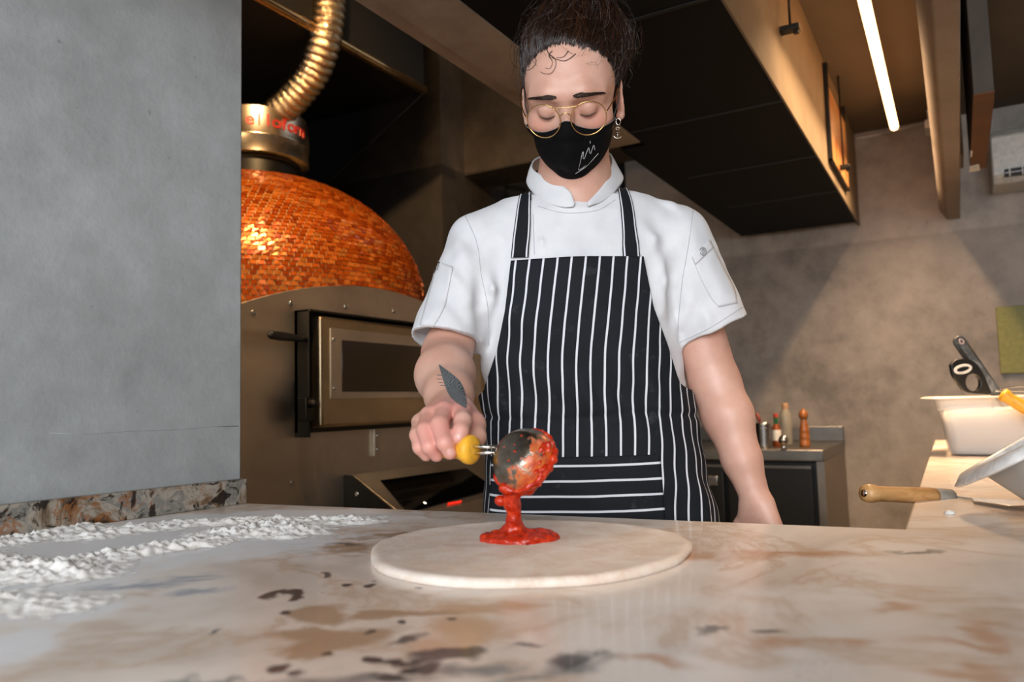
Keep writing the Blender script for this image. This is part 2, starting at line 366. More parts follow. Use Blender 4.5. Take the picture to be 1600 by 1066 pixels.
flour('flour_heap', [([(-60, 880), (20, 890), (110, 896)], .035, .013), ([(118, 884), (190, 868), (270, 856), (330, 846)], .026, .011), ([(355, 836), (410, 828), (455, 832)], .034, .014), ([(0, 850), (70, 838), (125, 826)], .03, .009), ([(235, 826), (300, 818), (380, 815), (560, 815)], .03, .0075), ([(150, 838), (215, 826)], .03, .008), ([(0, 935), (100, 948)], .03, .005)],
      'loose white flour heaped in ridges along the left of the counter', 1.0)

# pizza dough
c0 = onz(817, 862, .9); dl = onz(572, 880, .9); dr = onz(1062, 852, .9)
dc = (dl+dr)/2+FW*.012; R0 = np.linalg.norm(dr-dl)/2
mb = MB(); rows = []
NA = 160
def dough_r(a):
    return R0*(1+.012*math.sin(3*a+1)+.010*math.sin(5*a+.4)+.02*math.exp(-((a+.12)/.16)**2)+.006*math.sin(9*a))
prof = [(1.0, .0004), (1.012, .003), (1.008, .0068), (.99, .0092), (.965, .0096), (.93, .0088), (.85, .0078), (.7, .0076), (.5, .0076), (.3, .0078), (.12, .0078), (.01, .0078)]
for k, h in prof:
    row = []
    for i in range(NA):
        a = 2*PI*i/NA-PI; r = dough_r(a)*k; p = dc+RT*math.cos(a)*r+FW*math.sin(a)*r*.99
        row.append([p[0], p[1], .9+h+(.0007*mnoise.noise(Vector((p[0]*40, p[1]*40, 1))) if h > .003 else 0)])
    rows.append(row)
mb.grid(rows, closed=True)
t = NT('raw_dough', .62, 0, 'e6d6c5'); t.b.inputs['Subsurface Weight'].default_value = .12; t.b.inputs['Subsurface Scale'].default_value = .01; t.b.inputs['Subsurface Radius'].default_value = (1, .7, .5)
n = t.noise(22, 6, .6, .5); m = t.noise(150, 4, .7)
t.col(t.mix(t.ramp(m, [(.52, 0.), (.7, .6)]), t.ramp(n, [(.35, 'd9c4b2'), (.55, 'e5d6c8'), (.7, 'ece2d8')]), 'f0ebe4')); t.bump(t.math('ADD', n, t.math('MULTIPLY', m, .3)), .0012, .5); M['dough'] = t.m
dough = tag(obj('pizza_dough', mb, M['dough'], smooth=True, fix=True), 'flat round of raw pizza dough stretched out on the floured marble', 'dough')

# tomato sauce: pool, falling ribbon and one flying drop, a single mass of sauce
t = NT('tomato_sauce', .16, 0, 'b02a12'); t.b.inputs['Subsurface Weight'].default_value = .25; t.b.inputs['Subsurface Scale'].default_value = .006; t.b.inputs['Subsurface Radius'].default_value = (1, .3, .1)
n = t.noise(130, 5, .65); t.col(t.ramp(n, [(.35, '9d1c0a'), (.55, 'c2300f'), (.72, 'd8501c')])); t.bump(t.noise(230, 3), .0018, .7); M['sauce'] = t.m
# ------------------------------------------------------------------ pizza oven
XO = -1.5
oven = thing('pizza_oven', 'copper mosaic domed pizza oven with brushed steel front, left of the chef', 'oven', [-2.1, 1.85, 0])
# front plate (plane X = XO) with an arched top
arc = []
y0, y1 = .90, 2.60; ym, zt = 1.80, 1.425
for i in range(41):
    y = y0+(y1-y0)*i/40; arc.append([XO, y, zt-.35*((y-ym))**2])
pl_ = [[XO, y0, 0.0]]+arc+[[XO, y1, 0.0]]
obj('front_plate', MB().prism(pl_, (-.012, 0, 0)), M['oven_steel'], oven, bevel=.0015)
mb = MB().lathe([(.57, 0), (.57, 1.31)], (-2.1, 1.85, 0), n=64); obj('oven_body', mb, M['oven_steel'], oven, smooth='auto')
# dome: grout shell + individual tesserae (surface pattern of one part)
DC = np.array([-2.1, 1.85, 1.40]); DRr, DH = .590, .475
def dome(a, ph, off=0): # ph from 0 at springing to pi/2 at top
    ce = max(math.cos(ph), 0)**.92; se = math.sin(ph)**1.0
    return DC+np.array([math.cos(a)*ce*(DRr+off), math.sin(a)*ce*(DRr+off), se*(DH+off)])
rows = [[dome(2*PI*i/96, PI/2*k/30*.999, -.003) for i in range(96)] for k in range(-5, 31)]
obj('dome_shell', MB().grid(rows, closed=True), simple('dome_grout', '9a7b48', .6), oven, smooth=True)
mb = MB(); ph = -.26; rowi = 0
while ph < 1.45:
    arcl = math.hypot(DRr*math.sin(ph), DH*math.cos(ph)); dph = .0145/arcl; r = DRr*math.cos(ph)**.92; n = max(8, int(2*PI*r/.0215)); a0 = (rowi % 2)*.5+random.random()*.1
    for i in range(n):
        a = 2*PI*(i+a0)/n; da = 2*PI/n
        pc_ = dome(a, ph, 0); vx = pc_-CAM
        nrm = _n(np.array([math.cos(a)*math.cos(ph)/DRr, math.sin(a)*math.cos(ph)/DRr, math.sin(ph)/DH]))
        if nrm.dot(vx) > .05: continue
        j = [random.uniform(-.0011, .0011) for _ in range(4)]
        g = .085; vs = []
        for kk, (sa, sp) in enumerate(((-.5+g, -.5+g), (.5-g, -.5+g), (.5-g, .5-g), (-.5+g, .5-g))):
            vs.append(dome(a+sa*da, ph+sp*dph, .0015+j[kk]))
        lo_ = [p-nrm*.005 for p in vs]
        mb.add(lo_+vs, [(4,5,6,7), (0,1,5,4), (1,2,6,5), (2,3,7,6), (3,0,4,7)])
    ph += dph; rowi += 1
t = NT('copper_glass_mosaic', .16, .45); g = t.new('ShaderNodeNewGeometry')
t.col(t.ramp(g.outputs['Random Per Island'], [(0., '8d3609'), (.3, 'a8480d'), (.6, 'bd5712'), (.85, 'd0732a'), (1., 'a8642a')]))
t.rgh(t.ramp(t.noise(60, 3), [(.3, .10), (.7, .3)])); M['mosaic'] = t.m
obj('mosaic_tiles', mb, M['mosaic'], oven)
# neck and lettered collar
ztop = 1.872
obj('flue_neck', MB().lathe([(.15, 0), (.15, .075), (.155, .08)], (-2.1, 1.85, ztop-.03), n=48), M['dark_steel'], oven, smooth='auto')
RC = .182; zc0, zc1 = 1.925, 2.085
col_ = obj('collar', MB().lathe([(RC-.004, 0), (RC, .003), (RC, .055), (RC+.002, .058), (RC+.002, .064), (RC, .067), (RC, .155), (RC-.03, .162), (.075, .165), (.07, .2), (.02, .2)], (-2.1, 1.85, zc0), n=72), steel('collar_steel', 'b9a78f', .24), oven, smooth='auto')
def text_mesh(body, size):
    c = bpy.data.curves.new('letters', 'FONT'); c.body = body; c.size = size; c.extrude = .0012; c.resolution_u = 4; c.offset = .0009
    o = bpy.data.objects.new('letters', c); COL.objects.link(o)
    dg = bpy.context.evaluated_depsgraph_get(); me = bpy.data.meshes.new_from_object(o.evaluated_get(dg))
    v = np.array([list(x.co) for x in me.vertices]) if len(me.vertices) else np.zeros((0, 3)); f = [tuple(p.vertices) for p in me.polygons]
    COL.objects.unlink(o); bpy.data.objects.remove(o); bpy.data.curves.remove(c); bpy.data.meshes.remove(me)
    return v, f
M['red_paint'] = simple('red_letter_paint', 'a8281a', .4)
mb = MB(); zl = zc0+.088
dirc = math.atan2(-1.85, 2.1)   # facing the camera
word = 'elloforn'
a_first = None
for i, ch in enumerate(word):
    v, f = text_mesh(ch, .058)
    w = (v[:,0].min()+v[:,0].max())/2
    aa = dirc-.03+ (i-.45)*.158
    cx = np.array([math.cos(aa), math.sin(aa), 0]); tx = np.array([-math.sin(aa), math.cos(aa), 0])
    mb.add([DC*[1,1,0]+cx*(RC+.0005+p[2])+tx*(p[0]-w)*1.15+UP*(zl+p[1]) for p in v], f)
obj('lettering', mb, M['red_paint'], col_)
# rivets
def screw(p, nrm, r, parent, name='screw'):
    o = obj(name, MB().lathe([(r, 0), (r*.95, r*.35), (r*.6, r*.6), (r*.45, r*.45), (0.0001, r*.42)], p, nrm, 16), M['polished'], parent, smooth=True)
    return o
for x, y in ((396, 489), (454, 474), (540, 479), (615, 486), (456, 754)): screw(onx(x, y, XO), (1, 0, 0), .0075, oven)
# door assembly
def zy(x, y, X=XO): p = onx(x, y, X); return p[1], p[2]
ya, za = zy(460, 493); yb = 2.32
za_top = 1.327; zb_bot = .995
fr = obj('door_frame', MB().bb((XO, ya, zb_bot+.01), (XO+.012, yb, za_top)).bb((XO, ya, za_top-.006), (XO+.055, yb, za_top)).bb((XO, ya, zb_bot-.0), (XO+.05, ya+.006, za_top)), M['dark_steel'], oven, bevel=.001)
dy0 = ya+.035; XD = XO+.058
dtop, dbot = 1.312, 1.018
door = obj('oven_door', MB().bb((XO+.018, dy0, dbot), (XD, yb-.03, dtop)), steel('door_steel', 'a99678', .33), oven, bevel=.009, seg=4)
obj('door_inner_frame', MB().bb((XD-.001, dy0+.035, dbot+.075), (XD+.003, yb-.06, dtop-.03)), M['oven_steel'], door, bevel=.001)
wy0, wz0 = zy(533, 608, XD); wy1, wz1 = zy(533, 533, XD)
obj('window', MB().bb((XD+.002, wy0, 1.112), (XD+.0045, yb-.16, 1.252)), M['oven_glass'], door, bevel=.006)
for x, y in ((521, 531), (522, 607)): screw(onx(x, y, XD+.003), (1, 0, 0), .0055, door)
# handle: black bar standing off towards the camera side
h0 = onx(482, 531, XD-.02); h1 = h0+np.array([.0, -.088, .004])
h1 = onx(420, 523, XD-.005)
obj('handle', MB().tube([h0, h0*.7+h1*.3, h0*.3+h1*.7, h1*.95+h0*.05, h1], [.007, .009, .0115, .0105, .006], 14), M['black_plastic'], door, smooth=True)
hp = onx(478, 634, XD-.01)
obj('hinge', MB().box(hp+[0, 0, -.01], (.03, .03, .06)).lathe([(.011, 0), (.011, .02), (.004, .026)], hp+[.012, 0, .005], (1, 0, 0), 16), M['dark_steel'], door, bevel=.002)
# little square port lower on the plate
pa = onx(583, 722, XO); pb = onx(600, 675, XO)
port = obj('side_port', MB().bb((XO, pa[1]-.004, .925), (XO+.010, pa[1]+.018, 1.005)).bb((XO, pa[1]+.018, .925), (XO+.002, pa[1]+.2, 1.005)), M['oven_steel'], oven, bevel=.002)
for z in (.945, .985): screw(np.array([XO+.010, pa[1]+.007, z]), (1, 0, 0), .0055, port)
# control desk, sloping towards the cook
ca = onx(545, 743, XO+.02); zA = ca[2]; yA = ca[1]
cb_ = onx(590, 797, XO+.21)
prof_ = [[XO+.0, yA, zA+.0], [XO+.03, yA, zA], [XO+.21, yA, zA-.105], [XO+.21, yA, zA-.17], [XO, yA, zA-.17]]
desk = thing('oven_control_desk', 'sloping steel control desk with black touch panel below the oven door', 'control panel', [XO+.1, yA+.3, 0])
obj('end_plate', MB().prism(prof_, (0, .006, 0)), M['dark_steel'], desk, bevel=.001)
p2_ = [[x, y+.006, z] for x, y, z in prof_]
obj('housing', MB().prism(p2_, (0, .72, 0)), M['oven_steel'], desk, bevel=.002)
obj('support_leg', MB().bb((XO+.02, yA+.05, 0), (XO+.18, yA+.66, zA-.17)), M['dark_steel'], desk)
screw(np.array([XO+.05, yA, zA-.05]), (0, -1, 0), .007, desk)
sl = _n(np.array([.18, 0, -.105])); nr = np.array([.105, 0, .18]); nr = _n(nr)
def on_desk(x, y, off=0.0):
    o_ = np.array([XO+.03, yA, zA])+nr*off; d = ray(x, y); return CAM+d*((o_-CAM).dot(nr)/d.dot(nr))
q = [on_desk(594, 752), on_desk(728, 733), on_desk(775, 765), on_desk(636, 803)]
scr = obj('touch_panel', MB().prism([p+nr*.0005 for p in q], nr*.003), M['screen'], desk, bevel=.001)
mb = MB()
a_, b_ = on_desk(700, 789, .0038), on_desk(722, 785, .0038); dd = (b_-a_); ee = on_desk(700, 786, .0038)-a_
for k in range(8):
    s = a_+dd*(k/8); mb.prism([s, s+dd*.08, s+dd*.08+ee, s+ee], nr*.0004)
obj('red_readout', mb, M['red_led'], scr)
obj('indicator', MB().lathe([(.0045, 0), (.0001, .001)], on_desk(664, 786, .0038), nr, 16), M['white_led'], scr)
# ------------------------------------------------------------------ duct
ctrl = [L(*(lambda p, w: ((p-CAM).dot(RT), w, p[2]))(P(x, y, w), w)) for x, y, w in ((414, 212, 2.60), (418, 196, 2.59), (432, 178, 2.57), (462, 150, 2.53), (490, 112, 2.49), (506, 68, 2.45), (513, 20, 2.43), (514, -30, 2.42), (513, -90, 2.42), (512, -170, 2.42))]
def spline(c, n):
    c = [np.array(p, float) for p in c]; c = [2*c[0]-c[1]]+c+[2*c[-1]-c[-2]]; out = []
    for i in range(1, len(c)-2):
        for k in range(n):
            t_ = k/n; p0, p1, p2, p3 = c[i-1], c[i], c[i+1], c[i+2]
            out.append(.5*((2*p1)+(-p0+p2)*t_+(2*p0-5*p1+4*p2-p3)*t_*t_+(-p0+3*p1-3*p2+p3)*t_**3))
    out.append(c[-2]); return out
sp = spline(ctrl, 40)
def resample(sp, st):
    sp = np.array(sp); d = np.r_[0, np.cumsum(np.linalg.norm(np.diff(sp, axis=0), axis=1))]; n = int(d[-1]/st); s = np.linspace(0, d[-1], n)
    return np.stack([np.interp(s, d, sp[:, i]) for i in range(3)], 1), s
spr, ss = resample(sp, .0022)
mb = MB(); m = len(spr); n = 56; vs = []; u = None
for i in range(m):
    tt = _n(spr[min(i+1, m-1)]-spr[max(i-1, 0)])
    if u is None: u = _n(np.cross(tt, [0, 1, 0]))
    u = _n(u-u.dot(tt)*tt); w_ = np.cross(tt, u)
    ph_ = (ss[i]/.0235) % 1; rid = abs(math.sin(PI*ph_))**.6
    for k in range(n):
        q_ = 2*PI*k/n; p = spr[i]; cr = mnoise.noise(Vector((k*.9+31, ss[i]*230, 4)))+.6*mnoise.noise(Vector((k*2.1, ss[i]*520, 8)))
        r = .047+.0085*rid+.0017*cr*(rid+.2)
        vs.append(p+r*(math.cos(q_)*u+math.sin(q_)*w_))
mb.add(vs, [(i*n+k, i*n+(k+1) % n, (i+1)*n+(k+1) % n, (i+1)*n+k) for i in range(m-1) for k in range(n)])
t = NT('crinkled_foil', .14, 1.0, 'cdb591'); t.bump(t.noise(260, 3, .6, .6), .0022, .9); M['foil'] = t.m
tag(obj('flexible_duct', mb, M['foil'], smooth=True), 'crinkled metal foil duct curving up from the oven flue', 'duct')
# ------------------------------------------------------------------ hood over the oven
hood = thing('oven_hood', 'black canopy hood with a shiny steel lip above the domed oven', 'hood', [-2.4, 1.6, 1.9])
hx, hy, hz = -1.742, 2.37, 2.30
obj('canopy', MB().prism([[hx, .3, hz], [-3.2, .3, hz+.02], [-3.2, .3, 3.15], [hx-.02, .3, 3.15], [hx, .3, hz+.05]], (0, hy-.3, 0)), M['black_sheet'], hood)
lipp = [[hx+.0, y, hz+.002] for y in (.3, 1.0, 1.6, 2.1, hy)]
obj('lip', MB().tube(lipp, [.016]*5, 14), steel('lip_steel', 'b8976a', .25), hood, smooth=True)
e1, e2, e3 = ony(660, 148, hy+.03), ony(590, 214, hy+.03), ony(440, 352, hy+.03)
obj('back_panel', MB().prism([e1, e2, e3, [-3.2, hy+.03, e3[2]-.05], [-3.2, hy+.03, 3.15], [e1[0], hy+.03, 3.15]], (0, .012, 0)), M['black_sheet'], hood)
obj('panel_edge', MB().tube([e1-[0, .001, 0], e2-[0, .001, 0], (e2+e3)/2-[0, .001, 0]], .0022, 8), M['dark_steel'], hood)
# pipes glimpsed in the recess
pg = thing('pipe_rack', 'brass pipe ends on a rail in the dark recess left of the chef', 'pipes', ony(770, 290, 3.5))
obj('rail', MB().tube([ony(726, 285, 3.5), ony(820, 296, 3.5)], .012, 10), M['dark_steel'], pg, smooth=True)
for x in (742, 757, 779): obj('pipe_end', MB().lathe([(.022, 0), (.022, .05), (.018, .052)], ony(x, 286, 3.46)-[.025, 0, 0], (1, 0, 0), 20), M['gold_wire'], pg, smooth='auto')
# ------------------------------------------------------------------ big black extraction hood in the middle
hd = thing('extraction_hood', 'large flat black extraction hood hanging over the kitchen behind the chef', 'hood', [-.6, 2.4, 1.88])
zh = 1.88
polyh = [[-.372, .35, zh], [-.372, 3.90, zh], [-.905, 3.90, zh], [-.905, 2.3, zh], [-.82, 2.3, zh], [-.82, .35, zh]]
obj('underside_panel', MB().prism(polyh, (0, 0, .012)), M['black_sheet'], hd, bevel=.001)
obj('housing', MB().prism([[x+(.0 if x < -.5 else -.006), y, zh+.012] for x, y, z in polyh], (0, 0, ZC-zh-.015)), M['black_sheet'], hd)
for y in (1.5, 2.15, 2.72, 3.25): obj('seam', MB().bb((-.818, y, zh-.003), (-.373, y+.012, zh)), M['black_rough'], hd, bevel=.001)
sidep = obj('side_panel', MB().bb((-.372, .35, zh-.002), (-.366, YB-.001, ZC-.002)), M['hood_side'], hd, bevel=.001)
# brackets and rods on the lit side of the hood
for (x, y) in ((1232, 46), (1316, 262)):
    p = onx(x, y, -.345)
    br = thing('hanging_bracket', 'dark metal bracket and rod on the hood side, '+('near the top edge of the picture' if y < 100 else 'below the pizza sign'), 'bracket', p)
    obj('clamp', MB().box(p, (.06, .03, .016)).box(p+[.02, 0, -.012], (.014, .012, .012)), M['dark_steel'], br, bevel=.002)
    obj('rod', MB().tube([p+[.005, 0, 0], [p[0]+.005, p[1], ZC]], .0035, 8), M['dark_steel'], br, smooth=True)
# pizza sign between two rods
s1 = onx(1294, 150, -.352); s2 = onx(1318, 235, -.352)
sg = thing('pizza_sign', 'narrow framed sign with an orange pizza picture hung on the side of the hood', 'sign', [-.33, (s1[1]+s2[1])/2, 1.95])
ys0, ys1 = s1[1], s2[1]+.12
obj('frame', MB().bb((-.364, ys0, 1.93), (-.350, ys0+.02, 2.30)).bb((-.364, ys1, 1.93), (-.350, ys1+.02, 2.30)).bb((-.364, ys0, 1.93), (-.350, ys1, 1.937)).bb((-.364, ys0, 2.22), (-.350, ys1, 2.227)), M['dark_steel'], sg, bevel=.002)
t = NT('pizza_picture', .35); v = t.new('ShaderNodeTexVoronoi'); v.inputs['Scale'].default_value = 14; t.lk(t.co(), v.inputs['Vector'])
t.col(t.mix(t.ramp(v.outputs[0], [(.3, 0.), (.6, .8)]), t.ramp(t.noise(18, 5), [(.35, '8a3a18'), (.5, 'a8662c'), (.65, 'b8945c')]), 'a8834f')); M['pizza_pic'] = t.m; s_b = 1
obj('picture', MB().bb((-.362, ys0+.02, 1.937), (-.352, ys1, 2.22)), M['pizza_pic'], sg)
# ------------------------------------------------------------------ LED tube, cables, junction box
y0_, y1_ = 2.05, 3.60
lt = thing('led_tube_light', 'long warm white LED tube hung under the ceiling at the right', 'light', [-.17, 2.4, 2.2])
obj('diffuser', MB().tube([[-.168, y0_, 2.205], [-.172, y1_, 2.205]], .0165, 16), M['led'], lt, smooth='auto')
obj('mount', MB().bb((-.180, y0_, 2.2215), (-.160, y1_, 2.229)), M['white_plastic'], lt)
light('led_tube_glow', 'AREA', (-.17, 2.82, 2.185), 31, (1.0, .66, .38), .03, (-.17, 2.82, 0), 1.5, spread=112)
for y in (2.3, 2.9, 3.5): obj('hanger', MB().tube([[-.17, y, 2.225], [-.17, y, ZC]], .0015, 6), M['steel'], lt)
pA, pB_ = ony(1337, 217, YB-.02), ony(1444, 193, YB-.02)
cab = spline([pA, pA*.6+pB_*.4-[0, 0, .004], ony(1402, 203, 3.8), pB_], 10)
tag(obj('power_cable', MB().tube(cab, .004, 8), M['white_plastic'], smooth=True), 'pale cable running from the tube light to the wall box', 'cable')
jb = onx(1446, 185, -.03)
jbx = thing('junction_box', 'small white junction box and trunking beside the right beam', 'junction box', [-.045, 3.85, 2.15])
obj('box_body', MB().bb((-.062, 3.80, 2.235), (-.026, 3.93, 2.275)), M['white_plastic'], jbx, bevel=.003)
obj('trunking', MB().bb((-.05, 3.84, 2.275), (-.026, 3.89, ZC)), M['white_plastic'], jbx, bevel=.002)
# ------------------------------------------------------------------ hanging boxed panel and air conditioner at right
hb = thing('hanging_box', 'dark painted narrow box with chipped orange edges hanging beside the right beam', 'box', [.1, 2.7, 1.85])
M['panel_dark'] = concrete('chipped_dark_paint', '3d362f', '494038', '564b41', 3, .001)
M['panel_brown'] = concrete('brown_panel_board', '4c2f18', '5a3a20', '69462a', 3, .001)
obj('box_body', MB().bb((.080, 2.33, 1.852), (.127, 3.12, ZC-.002)), M['panel_dark'], hb, bevel=.002)
obj('bottom_board', MB().bb((.079, 2.327, 1.848), (.128, 3.122, 1.853)), M['panel_brown'], hb, bevel=.001)
obj('torn_edge', MB().prism([[.078, 3.06, 1.845], [.105, 3.05, 1.845], [.11, 3.13, 1.845], [.076, 3.135, 1.845]], (0, 0, .004)), M['white_plastic'], hb)
obj('torn_edge', MB().prism([[.078, 2.86, 1.846], [.084, 2.87, 1.846], [.083, 2.93, 1.846], [.078, 2.94, 1.846]], (0, 0, .004)), M['white_plastic'], hb)
tag(obj('wood_batten', MB().bb((.052, 3.2, 1.93), (.066, 3.4, 2.2)), M['hood_side'], bevel=.002), 'short pale wooden batten on the right beam behind the dark hanging box', 'batten')
ac = thing('air_conditioner', 'white wall mounted air conditioner at the right edge below the ceiling', 'air conditioner', [.5, 3.9, 1.99])
a0_ = ony(1552, 288, 3.78); a1_ = ony(1552, 205, 3.78)
acb = obj('casing', MB().prism([[a0_[0], 3.998, a0_[2]], [a0_[0], 3.80, a0_[2]], [a0_[0], 3.77, a0_[2]+.03], [a0_[0], 3.76, a1_[2]-.03], [a0_[0], 3.79, a1_[2]], [a0_[0], 3.998, a1_[2]]], (.8, 0, 0)), simple('ac_white', 'b9b5ac', .35), ac, bevel=.006)
gz = ony(1575, 270, 3.76)
obj('air_grille', MB().bb((gz[0]-.012, 3.757, gz[2]-.016), (gz[0]+.5, 3.764, gz[2]+.016)), M['black_rough'], ac)
mb = MB()
for k in range(8): mb.bb((gz[0]+.004+k*.045, 3.753, gz[2]-.016), (gz[0]+.008+k*.045, 3.758, gz[2]+.016))
mb.bb((gz[0]-.012, 3.753, gz[2]-.002), (gz[0]+.5, 3.758, gz[2]+.001)); obj('grille_slats', mb, M['white_plastic'], ac)
g0, g1 = ony(1556, 480, YB-.02), ony(1568, 584, YB-.02)
gb = thing('green_board', 'plain olive green board on the back wall at the right edge', 'board', [g0[0]+.3, YB-.02, g1[2]])
obj('panel', MB().bb((g0[0], YB-.018, g1[2]), (g0[0]+.6, YB-.004, g0[2])), simple('olive_green', '7d7a3c', .6), gb, bevel=.002)
# ------------------------------------------------------------------ refrigerated prep table at the back
tb = thing('prep_table', 'low stainless topped refrigerated table with black doors at the back wall', 'refrigerated table', [-1.1, 3.65, 0])
tx1, tx0, ty0, ty1, tz = -.49, -1.545, 3.33, 3.985, .85
M['dull_steel'] = steel('dull_counter_steel', '7a7873', .34)
M['fridge_side'] = steel('fridge_side_steel', '8b8379', .4)
obj('worktop', MB().bb((tx0, ty0-.02, tz-.045), (tx1, ty1, tz)), M['dull_steel'], tb, bevel=.003)
obj('splashback', MB().bb((tx0, ty1-.02, tz), (tx1, ty1, tz+.07)), M['dull_steel'], tb, bevel=.003)
obj('cabinet_side', MB().bb((tx1-.03, ty0, .08), (tx1-.001, ty1, tz-.045)), M['fridge_side'], tb)
obj('carcass', MB().bb((tx0, ty0+.03, .08), (tx1-.03, ty1-.01, tz-.045)), M['black_plastic'], tb)
for x1, dw_ in ((-.54, .34), (-.90, .62)):
    d = obj('door', MB().bb((x1-dw_, ty0, .1), (x1, ty0+.03, tz-.065)), M['black_plastic'], tb, bevel=.003)
    obj('top_trim', MB().bb((x1-dw_, ty0-.004, tz-.078), (x1, ty0+.0, tz-.066)), M['dull_steel'], d, bevel=.001)
    obj('handle', MB().bb((x1-.17, ty0-.016, tz-.155), (x1-.02, ty0-.001, tz-.115)), M['steel'], d, bevel=.004) if dw_ > .4 else None
for x in (tx0+.05, tx1-.06):
    for y in (ty0+.06, ty1-.06): obj('foot', MB().lathe([(.02, 0), (.02, .08)], (x, y, 0), n=16), M['steel'], tb, smooth='auto')
# things on the prep table: seated by their foot pixel
def foot(x, y): return onz(x, y, tz)
pm = foot(1258, 698)
pp = thing('pepper_mill', 'turned orange brown wooden pepper mill at the right end of the back table', 'pepper mill', pm)
pmp = [(.020, 0), (.0215, .004), (.021, .022), (.0185, .027), (.0205, .033), (.021, .05), (.0185, .055), (.0205, .06), (.0195, .075), (.0165, .09), (.0145, .105), (.0125, .116), (.0125, .118)]
obj('mill_body', MB().lathe(pmp, pm, n=28), M['mill'], pp, smooth=True)
obj('mill_head', MB().lathe([(.012, .118), (.0165, .122), (.0195, .130), (.0195, .140), (.0165, .150), (.010, .157), (.006, .159), (.004, .163), (.001, .165)], pm, n=28), M['mill'], pp, smooth=True)
pm = foot(1237, 696)+FW*.06
gb_ = thing('glass_bottle', 'tall frosted pale bottle with a cork coloured cap, between hot sauce and pepper mill', 'bottle', pm)
t = NT('pale_bottle_glass', .25, 0, 'a9a394'); t.b.inputs['Transmission Weight'].default_value = .35; t.b.inputs['IOR'].default_value = 1.35; M['pale_glass'] = t.m
obj('bottle_body', MB().lathe([(.024, 0), (.026, .004), (.026, .12), (.0235, .14), (.014, .158), (.0125, .162)], pm, n=28), M['pale_glass'], gb_, smooth=True)
obj('cap', MB().lathe([(.0135, .161), (.0145, .163), (.014, .185), (.011, .187)], pm, n=24), simple('cork_cap', 'c49a72', .6), gb_, smooth='auto')
pm = foot(1217, 699)+FW*.02
hs = thing('hot_sauce_bottle', 'small hot sauce bottle with red cap, green neck band and white label', 'bottle', pm)
t = NT('hot_sauce_glass', .12, 0, '7a3a14'); M['hot'] = t.m
obj('bottle_body', MB().lathe([(.017, 0), (.0185, .003), (.0185, .075), (.015, .09), (.008, .1), (.0075, .104)], pm, n=24), M['hot'], hs, smooth=True)
obj('label', MB().lathe([(.0188, .028), (.0189, .03), (.0189, .072), (.0188, .074)], pm, n=24, closed=False), simple('paper_label', 'd8d4cc', .6), hs, smooth=True)
obj('neck_band', MB().lathe([(.0085, .100), (.0095, .104), (.009, .128), (.008, .129)], pm, n=20), simple('green_foil', '1d5a2b', .35), hs, smooth='auto')
obj('cap', MB().lathe([(.0095, .128), (.0098, .13), (.0095, .143), (.007, .145)], pm, n=20), simple('red_cap', 'b3341c', .4), hs, smooth='auto')
pm = foot(1225, 703)
sh = thing('steel_shaker', 'small round polished steel shaker in front of the bottles', 'shaker', pm)
obj('shaker_body', MB().lathe([(.011, 0), (.0105, .012), (.009, .018), (.016, .026), (.0205, .036), (.0205, .044), (.016, .054), (.008, .060), (.001, .062)], pm, n=28), M['polished'], sh, smooth=True)
pm = foot(1194, 700)
uc = thing('utensil_cup', 'ribbed steel utensil cup holding a red handled tool, beside the chef\'s left arm', 'cup', pm)
obj('cup_body', MB().lathe([(.026, 0)]+[(.0275+(.0012 if k % 2 else 0)+.00012*k, .004+k*.0055) for k in range(18)]+[(.031, .108), (.029, .108), (.0275, .01), (.001, .008)], pm, n=32), M['steel'], uc, smooth=True)
ut = thing('red_handled_tool', 'red handled tool leaning out of the ribbed steel cup', 'tool', pm+[0, 0, .01])
obj('tool_shaft', MB().tube([pm+[.008, 0, .01], pm+[-.012, .0, .115]], .003, 8), M['steel'], ut, smooth=True)
obj('tool_handle', MB().tube([pm+[-.012, .0, .108], pm+[-.017, 0, .128], pm+[-.024, 0, .15]], [.006, .0085, .006], 10), simple('dull_red_handle', '7d3028', .45), ut, smooth=True)
pm = foot(1178, 700)
dc2 = thing('dark_canister', 'dark canister with pale spatula half hidden behind the chef\'s left arm', 'canister', pm)
obj('canister_body', MB().lathe([(.022, 0), (.023, .003), (.023, .10), (.021, .102), (.001, .102)], pm+FW*.03, n=24), M['black_plastic'], dc2, smooth='auto')
# ------------------------------------------------------------------ things on the right leg of the counter
ct = onz(1478, 713, .9); DW = (ct-CAM).dot(FW)   # near left foot of the flour box
CR = np.array([[RT[0], FW[0], 0], [RT[1], FW[1], 0], [0, 0, 1]])
th = math.radians(-1)
u_ = _n(np.array([1., .0, 0])); 
Lx = np.array([1., .0, 0]); Ly = np.array([-Lx[1], Lx[0], 0])
box = thing('flour_container', 'translucent rectangular plastic tub half full of white flour at the back of the right counter', 'container', ct+Lx*.2)
def rring(cx, cy, hx, hy, r, z, n=8):
    out = []
    for sx, sy, a0 in ((1, 1, 0), (-1, 1, 90), (-1, -1, 180), (1, -1, 270)):
        for k in range(n+1):
            a = math.radians(a0+90*k/n); out.append(ct+Lx*(cx+sx*(hx-r)+r*math.cos(a))+Ly*(cy+sy*(hy-r)+r*math.sin(a))+UP*(z))
    return out
BW, BD, BH = .46, .26, .162
cx, cy = BW/2-.005, BD/2
t = NT('translucent_tub_plastic', .22, 0, 'e4e2de'); t.b.inputs['Alpha'].default_value = .38; M['tub'] = t.m
rows = [rring(cx, cy, BW/2-.022, BD/2-.022, .03, .001), rring(cx, cy, BW/2-.012, BD/2-.012, .032, .004), rring(cx, cy, BW/2-.009, BD/2-.009, .032, .02),
        rring(cx, cy, BW/2+.004, BD/2+.004, .034, .118), rring(cx, cy, BW/2+.010, BD/2+.010, .034, .120), rring(cx, cy, BW/2+.012, BD/2+.012, .034, .152)]
